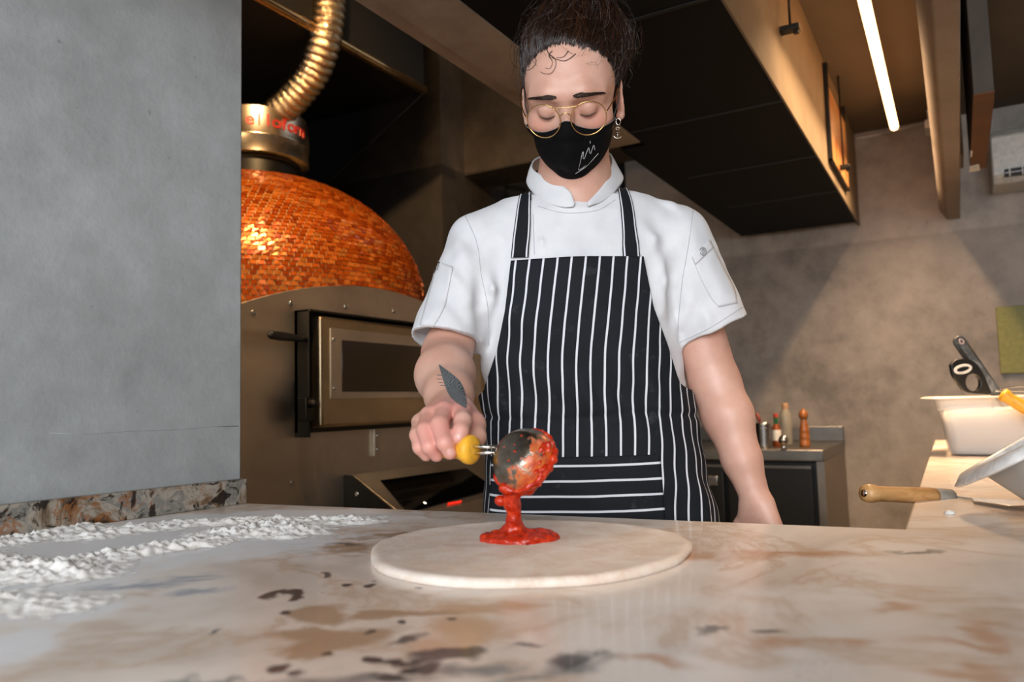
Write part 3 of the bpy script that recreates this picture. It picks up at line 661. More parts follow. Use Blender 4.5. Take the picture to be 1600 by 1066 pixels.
mb = MB().grid(rows, closed=True); mb.f.append(tuple(range(36))[::-1])
obj('tub_walls', mb, M['tub'], box, smooth='auto', solid=.003, soff=-1)
t = NT('tub_rim_plastic', .3, 0, 'd9d2c6'); t.b.inputs['Alpha'].default_value = .85; M['tub_rim'] = t.m
rows = [rring(cx, cy, BW/2+.010, BD/2+.010, .034, .150), rring(cx, cy, BW/2+.045, BD/2+.030, .045, .1505), rring(cx, cy, BW/2+.047, BD/2+.032, .045, .1535), rring(cx, cy, BW/2+.043, BD/2+.028, .045, .157), rring(cx, cy, BW/2+.011, BD/2+.011, .034, .156)]
obj('tub_rim', MB().grid(rows, closed=True), M['tub_rim'], box, smooth='auto')
rows = []
def ftop(p): return .112+.028*((p-ct).dot(Lx)/BW)+.006*mnoise.fractal(Vector(p*14), .7, 2, 4)
for k in (0, .5, .9, 1.0):
    rows.append(rring(cx, cy, BW/2-.030+.012*min(k, 1), BD/2-.030+.012*min(k, 1), .03, .007+.0*k))
rows = [rring(cx, cy, BW/2-.028, BD/2-.028, .028, .006), rring(cx, cy, BW/2-.016, BD/2-.016, .03, .012)]
top = rring(cx, cy, BW/2-.0045, BD/2-.0045, .032, 0); top = [p*[1,1,0]+UP*(.9+ftop(p)) for p in top]; rows.append(top)
cen = ct+Lx*cx+Ly*cy
for k in (.85, .6, .3, .02):
    rows.append([(lambda q: q*[1,1,0]+UP*(.9+ftop(q)))(cen*(1-k)+p*k) for p in top])
mb = MB().grid(rows, closed=True); mb.f.append(tuple(range(36))[::-1])
fl = obj('flour_fill', mb, M['flour'], smooth=True); tag(fl, 'white flour filling the translucent plastic tub', 'flour', kind='stuff')
# tools standing in the flour, leaning left
def flatbar(c_, d_, length, width, thick, nrm, n=18):  # stadium outline along d_ from c_ (tip) 
    d_ = _n(d_); s_ = _n(np.cross(nrm, d_)); r = width/2; out = []
    for k in range(n+1): a = PI/2+PI*k/n; out.append(c_+d_*(r+r*math.cos(a))+s_*r*math.sin(a))
    for k in range(n+1): a = -PI/2+PI*k/n; out.append(c_+d_*(length-r+r*math.cos(a))+s_*r*math.sin(a))
    return out
def ringfaces(mb, outer, inner, off):
    n = len(outer); o = [np.array(p) for p in outer]; i_ = [np.array(p) for p in inner]; off = np.array(off)
    vs = o+i_+[p+off for p in o]+[p+off for p in i_]; fs = []
    for k in range(n):
        q = (k+1) % n
        fs += [(k, q, n+q, n+k), (2*n+k, 3*n+k, 3*n+q, 2*n+q), (k, 2*n+k, 2*n+q, q), (n+k, n+q, 3*n+q, 3*n+k)]
    mb.add(vs, fs); return mb
def ell(c_, ax, bx, a, b, n=38, ph=0): return [c_+ax*a*math.cos(2*PI*k/n+ph)+bx*b*math.sin(2*PI*k/n+ph) for k in range(n)]
WD = DW+.13; nrm = -FW
t1, t2 = P(1497, 528, WD), P(1566, 628, WD); dd = _n(t2-t1)
tool = thing('long_handled_scraper', 'long grey flour dusted plastic handle with hanging hole leaning out of the flour tub', 'scraper', t2)
M['grey_handle'] = concrete('dusty_grey_plastic', '23272a', '3a3f42', '6d7072', 12, .0005, rough=.5)
ln = np.linalg.norm(t2-t1)*.93; o_ = flatbar(t1-dd*.004, dd, ln, .034, .01, nrm)
obj('handle_back', MB().prism(o_, FW*.012), M['grey_handle'], tool, bevel=.002)
o2 = flatbar(t1+dd*.003, dd, ln-.012, .021, .01, nrm)
obj('handle_inlay', MB().prism([p-FW*.003 for p in o2], FW*.003), concrete('worn_grey_inlay', '2a2d2f', '4a4e50', '85878a', 14, .0005), tool, bevel=.001)
hc = t1+dd*.013-FW*.0032; sx_ = _n(np.cross(nrm, dd))
obj('hanging_hole', ringfaces(MB(), ell(hc, dd, sx_, .0085, .0065), ell(hc, dd, sx_, .0055, .004), -FW*.002), simple('pale_pink_ring', 'c9b3ad', .5), tool)
obj('wire_shaft', MB().tube([t1+dd*.03+sx_*.014, t2+sx_*.006+dd*.05], .0022, 8).tube([t1+dd*.03-sx_*.014, t2-sx_*.006+dd*.05], .0022, 8), M['dark_steel'], tool, smooth=True)
WD2 = WD-.03; c1 = P(1512, 590, WD2); s_ = WD2/FPX
cut = thing('dough_cutter', 'black looped cutter handle with a white oval ring leaning in the flour tub', 'cutter', P(1525, 640, WD2))
def pxs(pts, w): return [P(x, y, w) for x, y in pts]
out = spline(pxs([(1486, 570), (1495, 562), (1512, 561), (1526, 568), (1537, 584), (1545, 602), (1550, 616), (1536, 616), (1520, 615), (1508, 612), (1498, 600), (1489, 585), (1486, 570)], WD2), 4)[:-1]
n_ = len(out)
cc = P(1521, 598, WD2); inn = []
for p in out:
    v_ = p-cc; uu = v_.dot(RT); vv = v_.dot(UP); a = math.atan2(vv, uu); inn.append(cc+RT*.0205*math.cos(a)+UP*.024*math.sin(a))
obj('cutter_handle', ringfaces(MB(), out, inn, FW*.014), M['black_plastic'], cut, bevel=.0025)
wc = P(1503.5, 577, WD2)-FW*.001; ax = _n(RT*.97+UP*.2); bx = _n(np.cross(ax, FW)); 
obj('white_ring', ringfaces(MB(), ell(wc, ax, bx, .026, .0135), ell(wc, ax, bx, .0185, .0065), -FW*.004), M['white_plastic'], cut, bevel=.001)
obj('white_core', MB(), M['white_plastic'], cut) if False else None
obj('blade_stem', MB().tube([P(1540, 602, WD2+.006), P(1553, 640, WD2+.03)], .003, 8), M['steel'], cut, smooth=True)
wi = thing('wire_whisk', 'thin steel wire loop lying across the rim of the flour tub', 'whisk', P(1580, 610, WD))
obj('wire_loop', MB().tube(spline(pxs([(1556, 612), (1575, 606), (1600, 604), (1630, 607), (1650, 615)], WD-.05), 8), .0016, 8).tube(spline(pxs([(1556, 612), (1580, 611), (1604, 612), (1650, 618)], WD-.05), 8), .0016, 8), M['steel'], wi, smooth=True)
# yellow handled ladle over the tub, at the right edge
yw = DW-.12
yl = thing('yellow_handled_ladle', 'yellow plastic ladle handle leaning on the tub at the right edge', 'ladle', P(1600, 640, yw))
a1, a2 = P(1564, 615, yw), P(1660, 672, yw-.06); dv = a2-a1
obj('handle', MB().tube([a1, a1+dv*.02, a1+dv*.07, a1+dv*.13, a1+dv*.3, a1+dv*.6, a1+dv], [.008, .0155, .0175, .0135, .0155, .0175, .014], 20), M['yellow'], yl, smooth=True)
obj('shaft', MB().tube([a2-dv*.02, a2+dv*.35], .005, 10), M['steel'], yl, smooth=True)
# dark plastic scoop end over tub face
# wooden handled spatula, handle jutting over the counter's edge
zs = .9
wa = P(1350, 771, 1.19); wb_ = P(1488, 776, 1.26); wz = (wb_-wa); 
sp_ = thing('wooden_handled_spatula', 'pale wooden handled steel spatula whose handle juts over the counter edge', 'spatula', wb_)
ax_ = _n(wz); Lh = np.linalg.norm(wz)
obj('handle', MB().lathe([(.006, 0), (.0125, .002), (.0142, .008), (.0138, .018), (.012, .028), (.0118, .05), (.0128, Lh*.6), (.0125, Lh*.75), (.0115, Lh*.80)], wa, ax_, 28), M['wood'], sp_, smooth=True)
obj('ferrule', MB().lathe([(.0118, Lh*.79), (.0122, Lh*.80), (.0118, Lh*.98), (.009, Lh)], wa, ax_, 24), simple('ferrule_silver', 'b9b5ac', .3), sp_, smooth='auto')
obj('end_cap', MB().lathe([(.002, -.0015), (.0055, -.001), (.006, .002)], wa, ax_, 18), M['polished'], sp_, smooth=True)
b0 = wa+ax_*Lh; b1 = onz(1560, 788, .9005)
b1[2] = .904; bd = _n(b1-b0); bs = _n(np.cross(bd, UP))
obj('blade', MB().prism([b0-bs*.004, b0+bs*.004, b0+bd*.05+bs*.006, b0+bd*.08+bs*.03, b1+bd*.06+bs*.034, b1+bd*.07+bs*.0, b1+bd*.06-bs*.034, b0+bd*.08-bs*.03, b0+bd*.05-bs*.006], (0, 0, .0015)), M['polished'], sp_, bevel=.0004)
tag(obj('marble_crumb', MB().lathe([(.006, 0), (.008, .002), (.005, .005), (.001, .006)], onz(1484, 804, .9), n=10), M['white_plastic'], smooth=True), 'tiny white scrap of dough lying on the right counter below the spatula', 'dough scrap')
# white tilted tub at the lower right edge
t = NT('milky_plastic', .3, 0, 'd6d3cd'); t.b.inputs['Transmission Weight'].default_value = .3; t.b.inputs['IOR'].default_value = 1.2; M['milky'] = t.m
lw = 1.02
bowl = thing('milky_plastic_bowl', 'milky plastic bowl with a thick white flared rim at the lower right edge', 'bowl', onz(1660, 870, .9))

axb = _n(UP*.86-RT*.44+FW*.30); ub = _n(np.cross(FW, axb)); ub = ub if ub.dot(RT) > 0 else -ub; vb = np.cross(axb, ub)
rc = P(1512, 745, lw)+ub*.164; fc_ = rc-axb*.088
def bring(c_, r, sq=3.2, n=72):
    out = []
    for k in range(n):
        a = 2*PI*k/n; ca_, sa_ = math.cos(a), math.sin(a); q = r/((abs(ca_)**sq+abs(sa_)**sq)**(1/sq)); out.append(c_+ub*ca_*q+vb*sa_*q*.8)
    return out
fz = fc_+UP*.001
rows = [bring(fz*(1-k)+rc*k+ (0 if k > 0 else 0), r) for k, r in ((0., .085), (.04, .096), (.5, .112), (.95, .128))]
dzb = min(p[2] for r in rows for p in r)-.9012          # bring the base down on to the marble
fz = fz-axb*(dzb/axb[2])
rows0 = [bring(fz*(1-k)+rc*k, r) for k, r in ((0., .085), (.04, .096), (.5, .112), (.95, .128))]
mb = MB().grid(rows0, closed=True); mb.f.append(tuple(range(72))[::-1])
obj('bowl_wall', mb, M['milky'], bowl, smooth=True, solid=.003, soff=-1)
rows = [bring(rc-axb*.006, .128), bring(rc-axb*.010, .160), bring(rc-axb*.006, .164), bring(rc+axb*.004, .150), bring(rc+axb*.004, .130), bring(rc-axb*.004, .126)]
obj('bowl_rim', MB().grid(rows, closed=True), simple('white_rim_plastic', 'efeeeb', .35), bowl, smooth=True)
# ------------------------------------------------------------------ signed distance modelling for the figure
class SDF:
    """smooth union of rounded cones / ellipsoids, then smooth cuts; sampled only near the surface"""
    def __init__(s): s.p = []; s.disp = None
    def cone(s, a, b, ra, rb, k=.012, op='u', sc=None):
        a = np.array(a, float); b = np.array(b, float); s.p.append(('c', a, b, ra, rb, k, op, (a+b)/2, np.linalg.norm(a-b)/2+max(ra, rb))); return s
    def ball(s, a, r, k=.012, op='u'): return s.cone(a, np.array(a)+[0, 0, 1e-5], r, r, k, op)
    def chain(s, pts, rs, k=.006, op='u'):
        for i in range(len(pts)-1): s.cone(pts[i], pts[i+1], rs[i], rs[i+1], k, op)
        return s
    def ell(s, c, r, R=None, k=.012, op='u'):
        s.p.append(('e', np.array(c, float), np.array(r, float), None if R is None else np.array(R, float), 0, k, op, np.array(c, float), max(r))); return s
    def fn(s, f, c, rad, k=.01, op='u'): s.p.append(('f', f, None, None, 0, k, op, np.array(c, float), rad)); return s
    def ev(s, X, prims=None):
        d = np.full(len(X), 1.0)
        for t, a, b, ra, rb, k, op, c, rad in (s.p if prims is None else prims):
            if t == 'c':
                ab = b-a; h = np.clip(((X-a)@ab)/(ab@ab+1e-12), 0, 1); q = np.linalg.norm(X-a-h[:, None]*ab, axis=1)-(ra+(rb-ra)*h)
            elif t == 'e':
                y = X-a
                if ra is not None: y = y@ra
                k0 = np.linalg.norm(y/b, axis=1); k1 = np.linalg.norm(y/(b*b), axis=1)+1e-9; q = k0*(k0-1)/k1
            else: q = a(X)
            if op == 'u': h = np.clip(.5+.5*(q-d)/k, 0, 1); d = q*(1-h)+d*h-k*h*(1-h) if False else (d*h+q*(1-h)-k*h*(1-h))
            elif op == 's': h = np.clip(.5-.5*(d+q)/k, 0, 1); d = d*(1-h)-q*h+k*h*(1-h)
            elif op == 'i': h = np.clip(.5-.5*(q-d)/k, 0, 1); d = q*(1-h)+d*h+k*h*(1-h)
        if s.disp is not None: d = d+s.disp(X)
        return d
    def mesh(s, h, lo, hi, B=10, margin=.004):
        lo = np.array(lo, float); hi = np.array(hi, float); bs = B*h; nb = np.ceil((hi-lo)/bs).astype(int)
        I = np.stack(np.meshgrid(*[np.arange(k) for k in nb], indexing='ij'), -1).reshape(-1, 3)
        C_ = lo+(I+.5)*bs; dc_ = np.concatenate([s.ev(C_[i:i+40000]) for i in range(0, len(C_), 40000)]); rad = bs*.87
        act = I[np.abs(dc_) < rad*1.35+margin]
        g = np.stack(np.meshgrid(*[np.arange(B+1)]*3, indexing='ij'), -1).reshape(-1, 3); N = (nb*B+2).astype(np.int64)
        cellid = lambda a: (a[..., 0]*N[1]+a[..., 1])*N[2]+a[..., 2]
        VI = []; VP = []; QE = []
        corners = np.array([[i, j, k] for i in (0, 1) for j in (0, 1) for k in (0, 1)])
        edges = [(a, b) for a in range(8) for b in range(a+1, 8) if np.abs(corners[a]-corners[b]).sum() == 1]
        for bi in act:
            c0_ = lo+(bi+.5)*bs
            pr = [p for p in s.p if p[6] != 'u' or np.linalg.norm(c0_-p[7])-p[8] < rad*2+p[5]*2+.012]
            if not pr: continue
            X = lo+(bi*B+g)*h; D_ = s.ev(X, pr).reshape(B+1, B+1, B+1); sg_ = D_ < 0
            cs = [D_[i:B+i, j:B+j, k:B+k] for i, j, k in corners]; cb = [c < 0 for c in cs]
            any_ = np.zeros((B,)*3, bool); all_ = np.ones((B,)*3, bool)
            for c in cb: any_ |= c; all_ &= c
            cells = np.argwhere(any_ & ~all_)
            if len(cells) == 0: continue
            ii = tuple(cells.T); val = np.stack([c[ii] for c in cs], 1); acc = np.zeros((len(cells), 3)); cnt_ = np.zeros(len(cells))
            for a, b in edges:
                va, vb_ = val[:, a], val[:, b]; m_ = (va < 0) != (vb_ < 0); t_ = np.where(m_, va/(va-vb_+1e-20), 0)
                acc += m_[:, None]*(corners[a]+t_[:, None]*(corners[b]-corners[a])); cnt_ += m_
            gi = bi*B+cells; VI.append(cellid(gi)); VP.append(lo+(gi+acc/cnt_[:, None])*h)
            for ax in range(3):
                sl0 = [slice(0, B)]*3; sl1 = [slice(0, B)]*3; sl1[ax] = slice(1, B+1)
                s0_ = sg_[tuple(sl0)]; s1_ = sg_[tuple(sl1)]; e = np.argwhere(s0_ != s1_)
                if len(e) == 0: continue
                fl_ = s0_[tuple(e.T)]; ge = bi*B+e; b1_ = (ax+1) % 3; b2_ = (ax+2) % 3
                o1 = np.zeros(3, int); o1[b1_] = -1; o2 = np.zeros(3, int); o2[b2_] = -1
                qd = np.stack([cellid(ge+o1+o2), cellid(ge+o2), cellid(ge), cellid(ge+o1)], 1)
                qd[~fl_] = qd[~fl_][:, ::-1]; QE.append(qd)
        VI = np.concatenate(VI); VP = np.concatenate(VP); QE = np.concatenate(QE)
        o_ = np.argsort(VI); VI = VI[o_]; VP = VP[o_]; k = np.searchsorted(VI, QE); k = np.clip(k, 0, len(VI)-1)
        ok = (VI[k] == QE).all(1); Q = k[ok]
        return VP, Q
def np_obj(name, V, Q, mat, parent, smooth_iter=0):
    r = parent
    while r.parent is not None: r = r.parent
    V = V-ORIG[r.name]; me = bpy.data.meshes.new(name)
    me.vertices.add(len(V)); me.vertices.foreach_set('co', V.astype(np.float32).ravel())
    n = Q.shape[1]; me.loops.add(len(Q)*n); me.loops.foreach_set('vertex_index', Q.astype(np.int32).ravel())
    me.polygons.add(len(Q)); me.polygons.foreach_set('loop_start', (np.arange(len(Q))*n).astype(np.int32))
    me.update(calc_edges=True); me.validate(); me.shade_smooth()
    o = bpy.data.objects.new(name, me); COL.objects.link(o); me.materials.append(mat); o.parent = parent
    if smooth_iter:
        m = o.modifiers.new('smooth', 'SMOOTH'); m.factor = .5; m.iterations = smooth_iter
    return o
def bvh_of(V, Q): return BVHTree.FromPolygons(V.tolist(), Q.tolist())
def cast(bv, x, y):
    d = ray(x, y); r = bv.ray_cast(Vector(CAM), Vector(d)); return (np.array(r[0]), np.array(r[1])) if r[0] is not None else (None, None)
FR = np.stack([RT, FW, UP], 1)            # view frame -> world
# ------------------------------------------------------------------ the chef
HC = P(893, 143, 1.20)                      # head centre, between the ears
chef = thing('person', 'chef in white jacket, striped black apron, black face mask and glasses, ladling sauce', 'person', [L(.10, 1.32, 0)[0], L(.10, 1.32, 0)[1], 0])
pitch, yaw, roll = math.radians(35), math.radians(-11), math.radians(1.5)
Rx = np.array([[1,0,0],[0,math.cos(pitch),-math.sin(pitch)],[0,math.sin(pitch),math.cos(pitch)]])
Rz = np.array([[math.cos(yaw),-math.sin(yaw),0],[math.sin(yaw),math.cos(yaw),0],[0,0,1]])
Ry = np.array([[math.cos(roll),0,math.sin(roll)],[0,1,0],[-math.sin(roll),0,math.cos(roll)]])
HR = FR@Rz@Ry@Rx                            # head local -> world ; local x = image right, -y = face, z = up
def H(x, y, z): return HC+HR@np.array([x, y, z], float)
hd_ = SDF()
def he(c, r, k=.012, op='u', R=None): hd_.ell(H(*c), r, HR if R is None else HR@R, k, op)
he((0, .012, .030), (.0725, .093, .083))                     # cranium
he((0, -.030, .012), (.0655, .060, .066), .02)               # forehead and upper face
he((0, -.022, -.045), (.058, .056, .062), .03)               # mid face
he((0, -.030, -.090), (.041, .046, .032), .03)               # jaw
he((0, -.064, -.103), (.020, .014, .015), .02)               # chin
for sx in (-1, 1):
    he((sx*.044, -.052, -.034), (.022, .022, .017), .02)     # cheek bone
    hd_.chain([H(sx*.006, -.0830, .012), H(sx*.026, -.0830, .015), H(sx*.048, -.068, .010)], [.0080, .0090, .0075], .022)   # brow ridge
    he((sx*.0315, -.0930, -.008), (.0195, .0125, .0120), .018, 's')  # socket
hd_.chain([H(0, -.0825, .004), H(0, -.090, -.014), H(0, -.0975, -.032), H(0, -.1000, -.040)], [.0065, .0072, .0088, .0105], .010)
for sx in (-1, 1):
    he((sx*.0125, -.096, -.043), (.0085, .010, .0075), .006)
    hd_.ball(H(sx*.0312, -.0735, -.0085), .0148, .005)       # lowered upper lid over the eyeball
    # ear
    ec = (sx*.0765, .012, -.018)
    hd_.ell(H(*ec), (.0065, .0165, .0305), HR@np.array([[math.cos(sx*.35), -math.sin(sx*.35), 0], [math.sin(sx*.35), math.cos(sx*.35), 0], [0, 0, 1]]), .006)
    he((sx*.0825, .008, -.014), (.004, .009, .018), .004, 's')
    hd_.ball(H(sx*.0755, .006, -.046), .0068, .006)
# neck and trunk under the clothes
nk0 = H(0, .030, -.050); nk1 = P(897, 300, 1.285)
HEADP = list(hd_.p)
hd_.cone(nk0, nk1, .054, .060, .02); hd_.cone(P(905, 322, 1.272), H(0, .0, -.085), .042, .034, .03)
body = hd_
chest = P(893, 430, 1.31); belly = P(905, 640, 1.31); hipc = P(915, 830, 1.32)
body.cone(nk1, chest, .058, .095, .03); body.cone(chest, belly, .09, .09, .04); body.cone(belly, hipc, .09, .10, .04)
shR = P(757, 393, 1.29); shL = P(1050, 386, 1.29)
for q_ in (shR, shL): body.cone(P(897, 365, 1.30), q_, .042, .042, .03)
# right arm (image left)
elR = P(698, 552, 1.225); wrR = P(703, 643, 1.045)
body.cone(shR, elR, .044, .037, .015)
body.chain([elR, elR*.62+wrR*.38+UP*-.003-RT*.004, elR*.25+wrR*.75, wrR], [.0385, .0435, .0330, .0270], .014)
# left arm (image right)
elL = P(1117, 600, 1.29); wrL = P(1178, 772, 1.235)
body.cone(shL, elL, .046, .0405, .015)
body.chain([elL-UP*.0, elL*.7+wrL*.3+RT*.002, elL*.3+wrL*.7, wrL], [.0410, .0405, .0300, .0238], .014)
# left hand, hanging behind the counter edge and lightly curled
hL = wrL+(wrL-elL)/np.linalg.norm(wrL-elL)*.0
dL = _n(P(1196, 850, 1.22)-wrL); lat = RT*.62-FW*.78; lat = _n(lat-lat.dot(dL)*dL); nrmL = np.cross(lat, dL)
palm0 = wrL+dL*.02; 
for j, (o_, ln_) in enumerate(((-.028, .073), (-.009, .082), (.010, .077), (.028, .062))):
    kn = wrL+dL*(.090-.004*abs(j-1))+lat*o_
    body.cone(palm0+lat*o_*.45, kn, .0175, .0125, .012)
    cur = _n(dL+nrmL*.0-FW*.25); c2_ = _n(dL*.85+(RT*-.35)); p1_ = kn+_n(dL*1+RT*-.15)*ln_*.45; p2__ = p1_+c2_*ln_*.3; p3_ = p2__+_n(dL*.55+RT*-.8)*ln_*.25
    body.chain([kn, p1_, p2__, p3_], [.0100, .0090, .0082, .0072], .003)
body.chain([palm0-lat*.012, wrL+dL*.045-lat*.036, wrL+dL*.072-lat*.048, wrL+dL*.098-lat*.050], [.014, .0125, .0105, .0085], .008)
# right hand closed round the ladle handle
kI, kM, kR, kP = P(722, 645, .992), P(694, 643, .985), P(671, 650, .992), P(657, 660, 1.005)
for kq, r_ in ((kI, .0135), (kM, .0135), (kR, .0130), (kP, .0120)):
    body.cone(wrR+(kq-wrR)*.12, kq, .0215, r_, .010)
body.chain([kI, P(723, 658, .957), P(720, 674, .940), P(717, 684, .936)], [.0115, .0112, .0098, .0085], .004)
body.chain([kM, P(687, 664, .950), P(695, 692, .930), P(703, 708, .933)], [.0118, .0112, .0100, .0084], .004)
body.chain([kR, P(664, 672, .957), P(671, 698, .942), P(682, 712, .950)], [.0110, .0104, .0096, .0082], .0035)
body.chain([kP, P(652, 680, .972), P(656, 699, .958), P(666, 712, .964)], [.0102, .0096, .0088, .0076], .0035)
body.chain([wrR*.8+kI*.2+RT*.012, P(738, 664, 1.005), P(743, 682, .985), P(737, 694, .972)], [.0200, .0165, .0125, .0098], .008)
# creases between curled fingers stay open
V, Q = body.mesh(.0021, L(-.42, .80, .66), L(-.42, .80, .66)) if False else (None, None)
def bounds(pts, m): pts = np.array(pts); return pts.min(0)-m, pts.max(0)+m
lo, hi = bounds([H(0, .1, .14), H(0, -.12, 0), H(.1, 0, 0), H(-.1, 0, 0), hipc-UP*.12, P(640, 700, .92), P(1230, 700, 1.35), wrL+dL*.2, shR, shL, P(893, 400, 1.45)], .06)
# axis aligned in world space
V, Q = body.mesh(.0021, lo, hi)
BV = bvh_of(V, Q)
t = NT('skin', .46, 0, 'd8a48c'); t.b.inputs['Subsurface Weight'].default_value = .22; t.b.inputs['Subsurface Scale'].default_value = .012; t.b.inputs['Subsurface Radius'].default_value = (1, .4, .22)
n1 = t.noise(14, 4, .6); n2 = t.noise(260, 3, .6)
base = t.ramp(n1, [(.35, 'cb9a86'), (.55, 'd5a793'), (.7, 'dcb2a0')])
def near(t, base, pts, r0, r1, colr, k):
    for p in pts:
        s_ = t.new('ShaderNodeVectorMath', operation='DISTANCE'); t.lk(t.co('Position'), s_.inputs[0]); s_.inputs[1].default_value = tuple(p)
        base = t.mix(t.ramp(t.math('DIVIDE', s_.outputs['Value'], r1*2), [(r0/r1/2, k), (.5, 0.)]), base, colr)
    return base
base = near(t, base, [P(700, 690, .94), P(675, 690, .95), kI, kM], .012, .045, 'dd9288', .55)
base = near(t, base, [H(.045, -.07, -.035), H(-.045, -.07, -.035), H(.078, .012, -.012)], .005, .03, 'd98a78', .45)
t.col(base); t.bump(n2, .0004, .35); M['skin'] = t.m
skin = np_obj('body', V, Q, M['skin'], chef, 2)
# ------------------------------------------------------------------ clothes
def uwz(p): v = np.asarray(p)-CAM*[1, 1, 0]; return v@RT, v@FW, (v@UP)
ZR = []; 
for y, xl, xr, cw, b in ((300, 830, 975, 1.31, .060), (330, 775, 1040, 1.305, .078), (370, 752, 1062, 1.30, .096), (430, 752, 1062, 1.295, .108), (500, 752, 1060, 1.295, .110), (560, 750, 1062, 1.30, .108), (620, 756, 1068, 1.305, .108),
                         (660, 762, 1072, 1.31, .108), (700, 763, 1078, 1.31, .112), (760, 760, 1088, 1.31, .116), (820, 757, 1100, 1.315, .120), (1000, 762, 1100, 1.32, .115), (1300, 790, 1080, 1.32, .1)):
    p = P(900, y, 1.30); ZR.append((p[2], ((xl+xr)/2-800)/FPX*cw, (xr-xl)/2/FPX*cw, cw, b))
ZR = np.array(sorted(ZR)); 
# densify smoothly
_z = np.linspace(ZR[0, 0], ZR[-1, 0], 240); _t = [np.interp(_z, ZR[:, 0], ZR[:, i]) for i in range(5)]
ker = np.hanning(19); ker /= ker.sum(); _t = [np.convolve(np.pad(a, 9, 'edge'), ker, 'valid') for a in _t]
def torso(X):
    v = X-CAM*[1, 1, 0]; u = v@RT; w = v@FW; z = v[:, 2]
    cu, a, cw, b = [np.interp(z, _z, _t[i]) for i in (1, 2, 3, 4)]
    q = ((np.abs(u-cu)/a)**2.4+(np.abs(w-cw)/b)**2.4)**(1/2.4); return (q-1)*np.minimum(a, b)*.85
ztop_ = P(900, 322, 1.3)[2]; zbot_ = .74
def torso_c(X): return np.maximum(torso(X), np.maximum(X[:, 2]-ztop_, zbot_-X[:, 2]))
def sleeve(a, hem, ra, rh, n):
    a = np.array(a); hem = np.array(hem); ax = hem-a; n = _n(n)
    def f(X):
        h = np.clip(((X-a)@ax)/(ax@ax), 0, 1.25); q = np.linalg.norm(X-a-h[:, None]*ax, axis=1)-(ra+(rh-ra)*h)
        return np.maximum(q, (X-hem)@n)
    return f
sa, sb = P(757, 392, 1.285), P(698, 533, 1.232); ta, tb_ = P(1051, 385, 1.285), P(1112, 516, 1.288)
nA = _n((sb-sa)*.55-UP*.10-FW*.03); nB = _n(tb_-ta)
JK = SDF()
JK.fn(torso_c, P(905, 560, 1.3), .40, .02)
JK.cone(P(872, 345, 1.305), P(752, 388, 1.292), .056, .060, .035); JK.cone(P(928, 342, 1.305), P(1052, 380, 1.292), .056, .060, .035)
JK.cone(P(897, 322, 1.30), P(897, 345, 1.30), .062, .085, .03)
JK.fn(sleeve(sa, sb, .062, .0600, nA), (sa+sb)/2, .17, .014)
JK.fn(sleeve(ta, tb_, .064, .0630, nB), (ta+tb_)/2, .17, .014)
JK.cone(sb+_n(sb-sa)*.018, sb+_n(sb-sa)*.07, .053, .0575, .002, 's'); JK.cone(tb_+_n(tb_-ta)*.018, tb_+_n(tb_-ta)*.07, .056, .0605, .002, 's')
FOLD = []
def fold(pts, amp, wid, w=1.19):
    q = [P(x, y, w) for x, y in pts]
    for i in range(len(q)-1): FOLD.append((q[i], q[i+1], amp, wid, i == 0, i == len(q)-2))
for f_ in ([(752, 432), (748, 480), (755, 545)], [(742, 418), (752, 460), (758, 500), (762, 550)], ): fold(f_, -.006, .009, 1.20)
fold([(760, 400), (771, 450), (776, 505)], .004, .010, 1.20)
fold([(700, 350), (725, 400), (748, 470)], .0045, .012, 1.22); fold([(690, 400), (712, 440), (742, 480)], .004, .010, 1.20)
fold([(672, 440), (700, 470), (735, 520)], -.003, .010, 1.19); fold([(770, 330), (785, 370), (790, 395)], .003, .010, 1.20)
fold([(1062, 400), (1052, 450), (1058, 540)], -.007, .009, 1.22); fold([(1045, 380), (1040, 440), (1042, 500)], .0045, .012, 1.2)
fold([(1075, 340), (1082, 400), (1075, 470), (1068, 520)], .005, .011, 1.24); fold([(1100, 400), (1110, 440), (1135, 480)], .004, .009, 1.24)
fold([(1092, 470), (1105, 500), (1108, 525)], .0035, .008, 1.23); fold([(1000, 330), (1025, 370), (1030, 420)], .003, .013, 1.20)
fold([(745, 560), (760, 580), (770, 600)], .004, .008, 1.22); fold([(840, 340), (846, 372), (850, 398)], .0025, .006, 1.19)
fold([(885, 345), (930, 352), (962, 362)], .0022, .009, 1.18); fold([(1010, 290), (1050, 320), (1080, 360)], .003, .010, 1.25)
def wr(X):
    d = np.zeros(len(X))
    for a, b, amp, wid, e0, e1 in FOLD:
        ab = b-a; h = ((X-a)@ab)/(ab@ab); hc_ = np.clip(h, 0, 1); v = X-a-hc_[:, None]*ab; q = np.sum(v*v, 1)-.6*(v@FW)**2
        fade = np.clip(hc_/.6, .0, 1) if e0 else 1; fade = fade*(np.clip((1-hc_)/.6, .0, 1) if e1 else 1)
        d -= amp*1.3*np.exp(-q/wid**2)*fade
    v = X-CAM*[1, 1, 0]; u = v@RT; z = X[:, 2]; w = v@FW
    s = np.sin(u*41+np.sin(z*33+1)*1.2+w*20)+.6*np.sin(z*62+np.sin(u*47)*1.5+2)+.5*np.sin(u*97+z*71+np.sin(w*50))+.35*np.sin(u*170-z*90+1.3*np.sin(z*60))
    return d-.0011*s
JK.disp = wr
lo, hi = bounds([P(640, 540, 1.2), P(1170, 540, 1.36), P(900, 300, 1.45), P(900, 300, 1.1), P(640, 400, 1.36), P(757, 820, 1.3), P(1110, 820, 1.3), P(900, 860, 1.1), P(900, 860, 1.5)], .05)
JV, JQ = JK.mesh(.0028, lo, hi); JB = bvh_of(JV, JQ)
t = NT('white_cotton_twill', .85, 0, 'e6e6e8', .2); t.b.inputs['Sheen Weight'].default_value = .15
